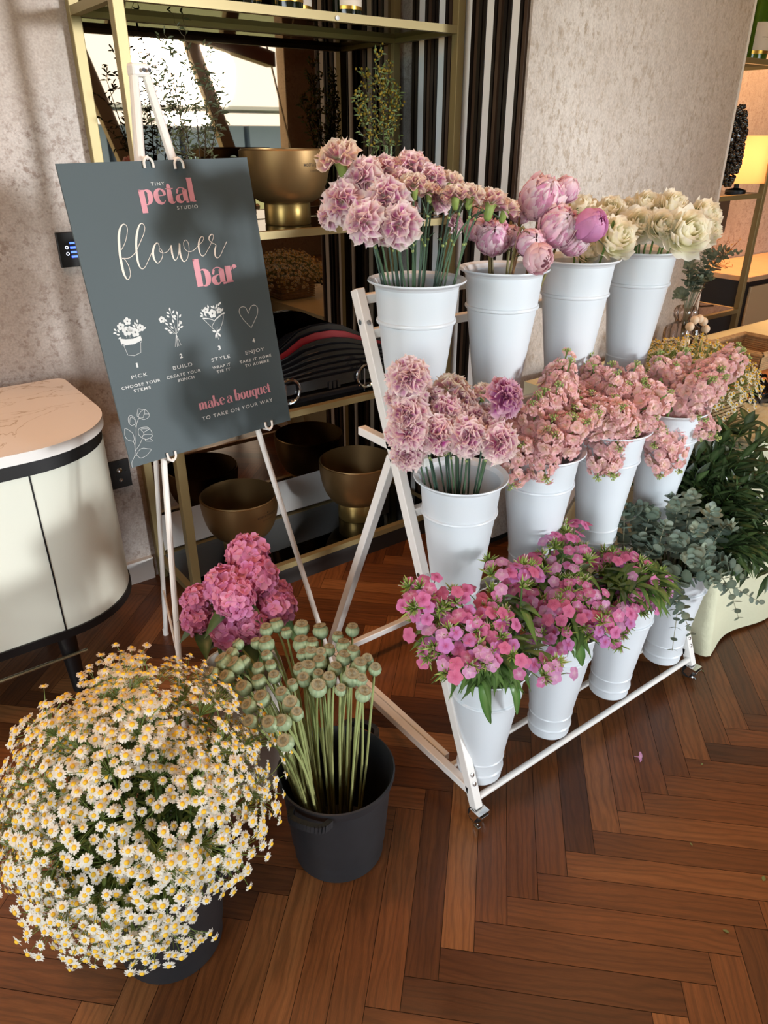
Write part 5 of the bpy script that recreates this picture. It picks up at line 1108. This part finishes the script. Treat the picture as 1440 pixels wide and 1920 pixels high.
# ------------------------------------------------ hydrangea
def hyd_mesh(seed):
    r2 = random.Random(seed); m = MB()
    for k in range(46):
        z = 1 - 1.45 * (k + .5) / 46; ph = k * 2.39996; s_ = math.sqrt(max(0, 1 - z * z)); n = Vector((s_ * math.cos(ph), s_ * math.sin(ph), z)); p = n * r2.uniform(.78, .95)
        n = (n + Vector((r2.uniform(-.3, .3), r2.uniform(-.3, .3), r2.uniform(-.3, .3)))).normalized(); M = Matrix.Translation(p) @ look(n, r2.uniform(0, 6)) @ Matrix.Scale(r2.uniform(.32, .43), 4)
        c1 = mixc(L3('#e796b4'), L3('#dc8fc4'), r2.random()); c0 = mixc(L3('#c75a84'), L3('#e6a6ae'), r2.random())
        for i in range(4):
            az = PI / 2 * i; out = Vector((math.cos(az), math.sin(az), 0)); sd = Vector((-math.sin(az), math.cos(az), 0)); P = []; C = []; cp = r2.uniform(-.1, .35)
            for a in range(4):
                u = a / 3; w = (.10, .42, .54, .34)[a]; P.append([M @ (out * (.05 + u * (1 - .1 * v * v)) + sd * w * v + Vector((0, 0, cp * u * u + .12 * v * v * u))) for v in (-1, -.5, 0, .5, 1)]); q = mixc(c0, c1, u); C.append([mixc(q, (.8, .55, .6), .18 * abs(v) * u) for v in (-1, -.5, 0, .5, 1)])
            m.grid(P, C)
    m.ball((0, 0, -.1), .62, 10, 6, L3('#a24a66'))
    return m.data('flower_head', PETAL, True, 0)
HYM = [hyd_mesh(s) for s in range(3)]
for i, q in enumerate(HYDR):
    p = Vector(q[:3]); r = q[3]; c = Vector((.565, 1.33, 0)); d = Vector((p.x - c.x, p.y - c.y, 0)); b = c + d * .1 + Vector((0, 0, .03)); rim = c + d * .45 + Vector((0, 0, .35))
    t = thing('hydrangea', 'pink hydrangea head in the pot behind the poppy heads', 'flower', b, 'pink hydrangeas'); n = ((p - Vector((.58, 1.36, .42))).normalized() + Vector((-.15, -.3, .35))).normalized()
    inst('flower_head', HYM[i % 3], t, place(p - b, n, r * 1.05, rr.uniform(0, 6))); pts = stem_pts(b, rim, p - n * r * .3, 6); MB().tube(pts, .003, 6, L3('#56703c')).build('stem', STEM, t); lf = MB()
    for k in range(3):
        az = rr.uniform(0, 6.3); leaf_blade(lf, p - n * r * .7, Vector((math.cos(az), math.sin(az) - .4, rr.uniform(-.7, 0))), rr.uniform(.06, .09), rr.uniform(.035, .05), (0, 0, 1), .4, mixc(L3('#2d4526'), L3('#4a6636'), rr.random()), 6)
    lf.build('leaves', LEAFGLOSS, t, sharp=0)

# ------------------------------------------------ daisies in the front tub
def daisy_mesh(seed, n=13, refl=.15):
    r2 = random.Random(seed); m = MB()
    for i in range(n):
        az = 2 * PI * i / n + r2.uniform(-.08, .08); out = Vector((math.cos(az), math.sin(az), 0)); sd = Vector((-math.sin(az), math.cos(az), 0)); l = r2.uniform(.9, 1.08); w = .17; rf = refl + r2.uniform(-.15, .2)
        P = [[out * (l * u) + sd * (w * ww * v) + Vector((0, 0, -rf * u * u)) for v in (-1, 0, 1)] for u, ww in ((.25, .6), (.6, 1.0), (.88, .95), (1.0, .45))]; m.grid(P, L3('#eeebe0'))
    return m.data('flower_head', PETAL, True, 0)
DZ = [daisy_mesh(0), daisy_mesh(1, 12, .35), daisy_mesh(2, 14, .0)]
DISC = MB().lathe([(.40, -.06), (.42, .05), (.34, .20), (.18, .29), (0, .31)], 10, c=[L3('#c08a1c'), L3('#d6a02a'), L3('#dba92f'), L3('#e0b23a'), L3('#d9ae3c')]).data('disc', mat('daisy_yellow', '#e0b42c', .7))
DC = Vector((.215, 1.070, .36)); rd = random.Random(8); sprays = []; N = 116
for k in range(N):
    z = 1 - 1.62 * (k + .5) / N; ph = k * 2.39996 + rd.uniform(-.2, .2); s_ = math.sqrt(max(0, 1 - z * z)); n = Vector((s_ * math.cos(ph), s_ * math.sin(ph), z)); sprays.append((n, (rd.choice((.20, .235, .26, .275, .285)) + rd.uniform(-.012, .012) + .015 * math.sin(3 * ph)) * (1 - .17 * max(0, n.dot(Vector((-.80, .60, 0)))) - .30 * max(0, -n.z))))
def daisy_spray(c, n, base, rim, label, group, heads, hr, spread, detail=True):
    t = thing('daisy_spray', label, 'flower', base, group); o1 = n.orthogonal().normalized(); o2 = n.cross(o1); fork = c - n * .055
    pts = stem_pts(base, rim, fork, 6); m = MB(); m.tube(pts, .0016, 4, L3('#5b7138'))
    for k in range(heads):
        az = k * 2.39996 + rd.uniform(-.3, .3); r = spread * math.sqrt((k + .4) / heads); p = c + (o1 * math.cos(az) + o2 * math.sin(az)) * r + n * rd.uniform(-.022, .018); nn = (n + (p - c) * 6 + Vector((rd.uniform(-.35, .35), rd.uniform(-.45, .2), rd.uniform(-.1, .4)))).normalized()
        m.tube([fork, fork.lerp(p, .6) + n * .008, p - nn * .003], .0007, 3, L3('#6f8445'), cap=False); s_ = hr * rd.uniform(.85, 1.15)
        h = inst('flower_head', DZ[rd.randrange(3)], t, place(p - base, nn, s_, rd.uniform(0, 6))); d_ = bpy.data.objects.new('disc', DISC); col.objects.link(d_); d_.parent = h
    m.build('stem', STEM, t); lf = MB()
    for k in range(2, len(pts)):
        for q in range(5):
            az = rd.uniform(0, 6.3); leaf_blade(lf, pts[k].lerp(pts[k - 1], rd.random()), Vector((math.cos(az), math.sin(az), rd.uniform(-.2, .9))), rd.uniform(.02, .05), rd.uniform(.004, .010), (0, 0, 1), .2, mixc(L3('#33491f'), L3('#5c7433'), rd.random()), 3)
    lf.build('leaves', LEAF, t, sharp=0)
dl = 'spray of small white daisies with yellow centres in the front black tub'
for n, r in sprays:
    c = DC + n * r
    view = (Vector((0, 0, 1.5)) - DC).normalized()
    if n.dot((view + Vector((.05, .1, .0))).normalized()) > .978: continue        # the open middle, where the stems show
    if c.z < .15: continue
    side_ = (c.x - .225) * .80 - (c.y - 1.045) * .60
    if c.z < .17 + .62 * max(0, side_ + .04): continue        # right front: the tub stays in sight
    tub = Vector((.225, 1.045, 0)); dxy = Vector((c.x - tub.x, c.y - tub.y, 0)); l = max(1e-4, dxy.length); base = tub + dxy / l * .03 + Vector((0, 0, .03)); rim = tub + dxy / l * min(.09, l * .5) + Vector((0, 0, .26))
    if n.z < -.1 : rim = rim + Vector((0, 0, .03)) + dxy / l * .03
    daisy_spray(c, n, base, rim, dl, 'daisies in the front tub', rd.choice((20, 24, 28)), .0094, .062)
for (x, y, z) in ((.28, 1.30, .53), (.32, 1.34, .51), (.24, 1.31, .52)):
    c = Vector((x, y, z)); tub = Vector((.225, 1.045, 0)); daisy_spray(c, Vector((.1, .1, 1)).normalized(), tub + Vector((.01, .03, .03)), tub + Vector((.02, .08, .26)), 'tall daisy spray rising at the back of the front tub', 'tall daisies at the back of the front tub', 12, .0095, .04)

# ================================================================== table with sage cloth on the right
TX0, TX1, TY0, TY1, TZ = 1.955, 3.9, .935, 1.76, .712
t = thing('display_table', 'long table under a pale sage cloth right of the flower stand', 'table', (2.9, 1.35, 0))
WOODT = mat('table_wood', '#8a6540', .5)
MB().box(TX0 + .01, TX1, TY0 + .01, TY1, TZ - .03, TZ - .004).build('tabletop', WOODT, t, False)
for (x, y) in ((TX0 + .06, TY0 + .06), (TX0 + .06, TY1 - .06), (TX1 - .06, TY0 + .06), (TX1 - .06, TY1 - .06)): MB().tube([(x, y, 0), (x, y, TZ - .03)], .02, 12).build('leg', WOODT, t)
CLOTH = mat('sage_linen', '#cdcdb0', .85, bump=.5, bump_scale=35)
m = MB(); P = []
path = []
for i in range(26): path.append((TX0 - .004, lerp(TY1, TY0 + .03, i / 25), (-1, 0)))
for i in range(7): a = R(180 + 90 * i / 6); path.append((TX0 + .026 + .03 * math.cos(a), TY0 + .026 + .03 * math.sin(a), (math.cos(a), math.sin(a))))
for i in range(60): path.append((lerp(TX0 + .03, TX1, i / 59), TY0 - .004, (0, -1)))
for r_ in range(15):
    u = r_ / 14; row = []
    for i, (x, y, n) in enumerate(path):
        s_ = .5 + .5 * math.sin(i * .62 + .6 * math.sin(i * .23)); out = u * u * (.012 + .032 * s_) if r_ else 0; z = lerp(TZ + .002, .010 + .006 * (1 - s_), u)
        if i < 26: out *= .35
        row.append((x + n[0] * out, y + n[1] * out, z))
    P.append(row)
m.grid(P)
nx, ny = 50, 22
m.grid([[(lerp(TX0 - .004, TX1, i / nx), lerp(TY0 - .004, TY1, j / ny), TZ + .002 + .0012 * noise.noise(Vector((i * .7, j * .7, 0)))) for i in range(nx + 1)] for j in range(ny + 1)])
tag(m.build('tablecloth', CLOTH, None, True, 60), 'pale sage linen tablecloth falling to the floor on the right', 'tablecloth')

WICK = mat('wicker', '#a98a5e', .75, noise_amt=.5, noise_scale=60)
def wicker(label, x0, x1, y0, y1, z0, h, group='wicker baskets'):
    t = thing('wicker_basket', label, 'basket', ((x0 + x1) / 2, (y0 + y1) / 2, z0), group); m = MB(); ns = 9
    def ring(z, off, r, ph, amp):
        P = []; per = [(x0 - off, y0 - off), (x1 + off, y0 - off), (x1 + off, y1 + off), (x0 - off, y1 + off), (x0 - off, y0 - off)]
        for k in range(4):
            for s_ in range(10):
                u = s_ / 10; x = lerp(per[k][0], per[k + 1][0], u); y = lerp(per[k][1], per[k + 1][1], u); w_ = amp * math.sin((k * 10 + s_) * PI + ph); P.append((x + w_ * (1 if k % 2 else 0), y + w_ * (0 if k % 2 else 1), z))
        P.append(P[0]); return P
    for i in range(ns): m.tube(ring(z0 + .006 + (h - .012) * i / (ns - 1), .006 * i / ns, .0045, i * PI, .0045), .0052, 5, cap=False)
    m.build('woven_wall', WICK, t)
    m = MB()
    for k in range(3): m.tube(ring(z0 + h + .004 * (k == 1), .008 + .006 * (k - 1), 0, 0, 0), .0065, 6, cap=False)
    m.build('rim', WICK, t); MB().box(x0, x1, y0, y1, z0 + .001, z0 + .007).build('base', WICK, t, False)
    return t
ZT = TZ + .004
wicker('wicker basket of chamomile at the near left end of the table', 1.985, 2.185, 1.07, 1.30, ZT, .11)
cc = Vector((2.06, 1.20, ZT + .085)); CH = []
cl = 'sprig of small chamomile flowers in the wicker basket on the table'
for i in range(64):
    z = .98 - 1.0 * (i + .5) / 64; ph = i * 2.39996; s_ = math.sqrt(1 - z * z); n = Vector((s_ * math.cos(ph), s_ * math.sin(ph), z)); c = cc + Vector((n.x * .23, n.y * .20, n.z * .14 + .01)); b = Vector((cc.x + n.x * .05, cc.y + n.y * .05, ZT + .012)); t = thing('chamomile_sprig', cl, 'flower', b, 'chamomile in the table basket')
    m = MB(); lf = MB(); hd = MB(); o1 = n.orthogonal().normalized(); o2 = n.cross(o1); fork = c - n * .06; rim = Vector((cc.x + n.x * .075, cc.y + n.y * .085, ZT + .118)); m.tube([b, rim, fork], .0014, 4, L3('#6d8242'))
    for k in range(11):
        az = k * 2.4; p = c + (o1 * math.cos(az) + o2 * math.sin(az)) * .042 * math.sqrt((k + .4) / 11) + n * rd.uniform(-.02, .015); nn = (n + Vector((rd.uniform(-.4, .4), rd.uniform(-.5, .2), .3))).normalized(); m.tube([fork, p], .0007, 3, L3('#7a8f4c'), cap=False); Mt = place(p, nn, .0088 * rd.uniform(.8, 1.15), rd.uniform(0, 6))
        for q in range(9):
            a = 2 * PI * q / 9; w_ = .33; vs = [Mt @ Vector((.3 * math.cos(a), .3 * math.sin(a), 0)), Mt @ Vector((.8 * math.cos(a - w_), .8 * math.sin(a - w_), -.12)), Mt @ Vector((1.0 * math.cos(a), 1.0 * math.sin(a), -.2)), Mt @ Vector((.8 * math.cos(a + w_), .8 * math.sin(a + w_), -.12))]; hd.add(vs, [(0, 1, 2, 3)], L3('#ece6cf'))
        hd.ball(p + nn * .0008, .0029, 7, 4, m=1)
        if k % 2 == 0: leaf_blade(lf, fork.lerp(p, .4), nn + Vector((rd.uniform(-1, 1), rd.uniform(-1, 1), 0)), .025, .003, (0, 0, 1), .1, L3('#6b8344'), 3)
    m.build('stem', STEM, t); hd.build('flower_heads', [PETAL, MATS['daisy_yellow']], t, sharp=0); lf.build('leaves', LEAF, t, sharp=0)
# ribbed vase with eucalyptus at the back of the table
vx, vy = 2.70, 1.63
t = thing('ribbed_vase', 'ribbed pale pink glass vase of eucalyptus at the back of the table', 'vase', (vx, vy, ZT)); m = MB(); n_ = 48; vs = []; prof = [(.05, 0), (.066, .012), (.07, .09), (.062, .115), (.035, .132), (.033, .142), (.043, .16), (.044, .178), (.036, .195)]
for r_, z in prof:
    for j in range(n_): a = 2 * PI * j / n_; k = 1 + .04 * math.cos(16 * a); vs.append((vx + r_ * k * math.cos(a), vy + r_ * k * math.sin(a), ZT + z))
m.add(vs, [(i * n_ + j, i * n_ + (j + 1) % n_, (i + 1) * n_ + (j + 1) % n_, (i + 1) * n_ + j) for i in range(len(prof) - 1) for j in range(n_)] + [tuple(range(n_ - 1, -1, -1))])
m.build('vase_body', glassmat('pink_ribbed_glass', '#f0e3dc', .05), t)
for i, (dx, dy, dz) in enumerate(((-.085, -.02, .36), (-.04, .0, .40), (.05, -.02, .40), (.02, .03, .34), (.10, -.02, .38), (.16, -.03, .40), (-.10, .0, .24), (.22, -.05, .385), (.06, -.05, .30), (.0, -.04, .30), (.13, .0, .30))):
    euca('eucalyptus stem in the ribbed glass vase on the table', 'eucalyptus in the table vase', (vx, vy, ZT + .02), (vx + dx * .12, vy + dy * .1, ZT + .19), (vx + dx, vy + dy, ZT + dz), rr, .0150, ('#5f6f62', '#4f6156', '#748172'), 12)
t = thing('dried_sprig', 'rust orange dried sprig behind the eucalyptus on the table', 'flower', (vx + .02, vy + .02, ZT + .02)); m = MB(); lf = MB(); m.tube(bez((vx + .02, vy + .02, ZT + .02), (vx + .06, vy, ZT + .25), (vx + .16, vy - .02, ZT + .42), 8), .0016, 4, L3('#6b4a2a'))
for k in range(40): p = Vector((vx + .14 + rd.uniform(-.05, .06), vy - .02 + rd.uniform(-.04, .04), ZT + .39 + rd.uniform(-.06, .05))); m.tube([(vx + .12, vy - .01, ZT + .34), p], .0007, 3, L3('#7a4d22'), cap=False); leaf_blade(lf, p, Vector((rd.uniform(-1, 1), rd.uniform(-.5, .5), rd.uniform(-.2, 1))), .018, .005, (0, -1, .2), .1, mixc(L3('#b0602a'), L3('#c99a3c'), rd.random()), 3)
m.build('stem', STEM, t); lf.build('petals', PETAL, t, sharp=0)
# beads, second basket, orange mats, ribbon, scissors
wicker('small wicker tray at the back of the table by the bead garland', 2.70, 2.95, 1.30, 1.50, ZT, .075)
BEAD = mat('pale_wood_bead', '#dccbb0', .6); t = thing('bead_garland', 'pale wooden bead garland looped over the small wicker tray', 'garland', (2.66, 1.55, ZT)); pts = [(2.57, 1.53, ZT + .012), (2.575, 1.535, ZT + .05), (2.585, 1.54, ZT + .092), (2.605, 1.545, ZT + .145), (2.635, 1.548, ZT + .165), (2.67, 1.55, ZT + .165), (2.702, 1.55, ZT + .15), (2.728, 1.55, ZT + .118), (2.745, 1.54, ZT + .064), (2.75, 1.525, ZT + .03)]
m = MB(); m.tube(pts, .002, 5); m.build('string', WICK, t)
for p in pts: MB().ball(p, .0165, 14, 10).build('bead', BEAD, t)
ORG = mat('orange_leather', '#c9824a', .5)
t = thing('orange_folder', 'flat orange leather folder on the table behind the scissors', 'folder', (2.84, 1.30, ZT)); m = MB(); m.beam((2.62, 1.36, ZT + .006), (3.06, 1.25, ZT + .006), .30, .010); m.build('cover', ORG, t, False, bevel=.002)
t = thing('orange_pad', 'round orange pad on the table under the black ribbons', 'pad', (2.44, 1.20, ZT)); MB().lathe([(0, 0), (.08, 0), (.082, .004), (.08, .008), (0, .009)], 40, (2.44, 1.21, ZT)).build('disc', ORG, t)
INKB = mat('black_ribbon', '#101012', .35)
for k, (lb, off, sd) in enumerate((('coiled black satin ribbon on the table near the basket', 0, 4), ('second loop of black satin ribbon hanging at the table front', .03, 9))):
    r2 = random.Random(sd); P = []
    for i in range(60): a = i * .33; P.append(Vector((2.37 + off * 2 + .09 * math.cos(a) * (1 + .3 * math.sin(i * .21)), 1.12 + off + .05 * math.sin(a * 1.1), ZT + .012 + .010 * (1 + math.sin(a * .7)) + .0004 * i)))
    m = MB(); m.grid([[p + Vector((0, 0, .011)), p] for p in P]); tag(m.build('black_ribbon', INKB, None), lb, 'ribbon', 'black ribbons on the table')
t = thing('scissors', 'black handled scissors lying on the table beside the ribbons', 'scissors', (2.42, 1.10, ZT)); 
for s_ in (-1, 1):
    m = MB(); pts = [(2.40 + .028 * math.cos(a) + .012, 1.085 + s_ * .02 + .016 * math.sin(a), ZT + .012) for a in [2 * PI * i / 20 for i in range(21)]]; m.tube(pts, .0055, 6, cap=False); m.beam((2.44, 1.085 + s_ * .015, ZT + .012), (2.50, 1.09 - s_ * .004, ZT + .012), .012, .006); m.build('handle', INKB, t)
    MB().beam((2.49, 1.088, ZT + .012 + s_ * .002), (2.60, 1.10 - s_ * .012, ZT + .012 + s_ * .002), .012, .0025).build('blade', CHROME, t, False)

# ================================================================== alcove on the far right
shelf_unit('alcove_shelf', 'gold metal shelf in the alcove behind the table', 3.13, 3.98, 2.08, 2.445, False, False, 1.9)
LAMPG = bpy.data.materials.new('glowing_linen'); LAMPG.use_nodes = True
bs = LAMPG.node_tree.nodes['Principled BSDF']; bs.inputs['Base Color'].default_value = srgb('#8a6a42'); bs.inputs['Emission Strength'].default_value = .0; bs.inputs['Roughness'].default_value = .9
nl = LAMPG.node_tree; tr_ = nl.nodes.new('ShaderNodeBsdfTranslucent'); tr_.inputs[0].default_value = srgb('#f6e4c8'); ad_ = nl.nodes.new('ShaderNodeAddShader'); nl.links.new(bs.outputs[0], ad_.inputs[0]); nl.links.new(tr_.outputs[0], ad_.inputs[1]); nl.links.new(ad_.outputs[0], nl.nodes['Material Output'].inputs['Surface'])
t = thing('table_lamp', 'glowing amber shade lamp on the alcove shelf', 'lamp', (3.95, 2.22, 1.249))
MB().lathe([(0, 0), (.05, 0), (.05, .01), (.012, .02), (.012, .10), (0, .10)], 20, (3.93, 2.22, 1.249)).build('base', BLACK, t)
MB().lathe([(.135, .045), (.125, .26), (.123, .26), (.133, .045)], 40, (3.93, 2.22, 1.249)).build('shade', LAMPG, t)
l = bpy.data.lights.new('table_lamp_light', 'POINT'); l.energy = 6; l.color = (1, .70, .40); l.shadow_soft_size = .05; o = bpy.data.objects.new('table_lamp_light', l); col.objects.link(o); o.parent = t; o.location = (-.02, 0, .17)
t = thing('shelf_light', 'thin warm light strip under the top alcove shelf', 'light', (3.55, 2.40, 1.79)); MB().box(3.2, 3.92, 2.396, 2.408, 1.786, 1.792).build('diffuser', mat('warm_led', '#ffd79a', .5, emit=4), t, False)
l = bpy.data.lights.new('shelf_strip', 'AREA'); l.shape = 'RECTANGLE'; l.size = .7; l.size_y = .02; l.energy = 20; l.color = (1, .58, .24); o = bpy.data.objects.new('shelf_strip', l); col.objects.link(o); o.parent = t; o.location = (.0, .012, -.008); o.rotation_euler = (R(38), 0, 0)
GREENB = mat('green_bottle_glass', '#3f6a1a', .08, spec=.6, trans=.55)
bottle('big green champagne bottle with a cream label on the top alcove shelf', 3.80, 2.20, 1.8175, 1.5, 'champagne bottles on the shelves', GREENB)
bottle('champagne bottle with gold cap on the low alcove shelf behind the eucalyptus', 3.42, 2.20, .6735, 1.0)
t = thing('grape_bunch', 'bunch of black bead grapes hanging beside the panel edge', 'ornament', (3.36, 1.97, 1.45)); GR = mat('black_grape', '#15110f', .15, coat=.6)
r2 = random.Random(2); m = MB()
MB().lathe([(0, 1.32), (.02, 1.34), (.045, 1.44), (.05, 1.52), (.03, 1.60), (0, 1.62)], 14, (3.372, 1.97, 0)).build('core', GR, t)
for k in range(430):
    u = r2.random(); z = lerp(1.62, 1.31, u); rad = .062 * min(1, math.sin(PI * min(1, .12 + .80 * (1 - u))) ** .7 + .08); a = r2.uniform(0, 6.3); m.ball((3.372 + rad * math.cos(a), 1.97 + rad * math.sin(a) * .8, z), r2.uniform(.0085, .011), 8, 6)
m.build('grapes', GR, t); MB().tube([(3.36, 1.97, 1.62), (3.36, 1.97, 1.80), (3.36, 2.085, 1.81)], .0025, 6).build('stalk', mat('brown_cord', '#3a2a1c', .7), t)
t = thing('card', 'small dark card lying on the middle alcove shelf', 'card', (3.40, 2.18, 1.2495)); MB().box(3.34, 3.45, 2.12, 2.19, 1.2492, 1.2515).build('sheet', mat('brown_card', '#5b3a22', .6), t, False)
t = thing('alcove_sideboard', 'black sideboard with pale wood top and beige door in the alcove', 'sideboard', (5.0, 2.5, 0)); OAKTOP = mat('pale_oak_top', '#c9a37c', .4, noise_amt=.2, noise_scale=12)
MB().box(4.42, 5.6, 2.30, 2.79, .735, .765).build('top', OAKTOP, t, False, bevel=.003); MB().box(4.44, 5.58, 2.33, 2.78, .06, .735).build('carcass', BLACK, t, False)
for k in range(2): MB().box(4.49 + k * .55, 5.0 + k * .55, 2.312, 2.33, .10, .70).build('door', mat('beige_door', '#b89c74', .5), t, False, bevel=.003)
t = thing('wall_box', 'dark grey box fixed to the alcove wall under the shelf', 'box', (4.72, YA - .03, 1.02)); MB().box(4.66, 4.80, YA - .07, YA - .002, .95, 1.17).build('case', mat('charcoal', '#35322f', .5), t, False, bevel=.003)
MB().tube([(4.72, YA - .05, .95), (4.62, YA - .09, .82), (4.45, 2.60, .80), (4.40, 2.56, .79), (4.44, 2.50, .78)], .006, 8).build('cord', mat('brown_cord', '#3a2a1c', .7), t)

# ================================================================== things lying on the floor
t = thing('fallen_blossom', 'single pink phlox blossom fallen on the floor before the stand', 'flower', (1.43, .755, 0)); inst('blossom', PHX[4], t, place((0, 0, .012), (.3, -.8, .35), .014))
for i, (x, y, az, sz) in enumerate(((1.345, .365, .4, .016), (1.30, .515, 1.2, .009), (1.17, .345, 2.0, .013), (1.545, .645, .2, .010), (1.085, .20, .6, .014), (1.90, .86, .9, .010))):
    m = MB(); leaf_blade(m, (x, y, .0018), Vector((math.cos(az), math.sin(az), .02)), sz, sz * .55, (0, 0, 1), 0, L3('#6f7b4a'), 4, fold=.1)
    tag(m.build('fallen_leaf', LEAF, None, sharp=0), 'tiny green leaf fallen on the wooden floor', 'leaf', 'fallen leaves on the floor')
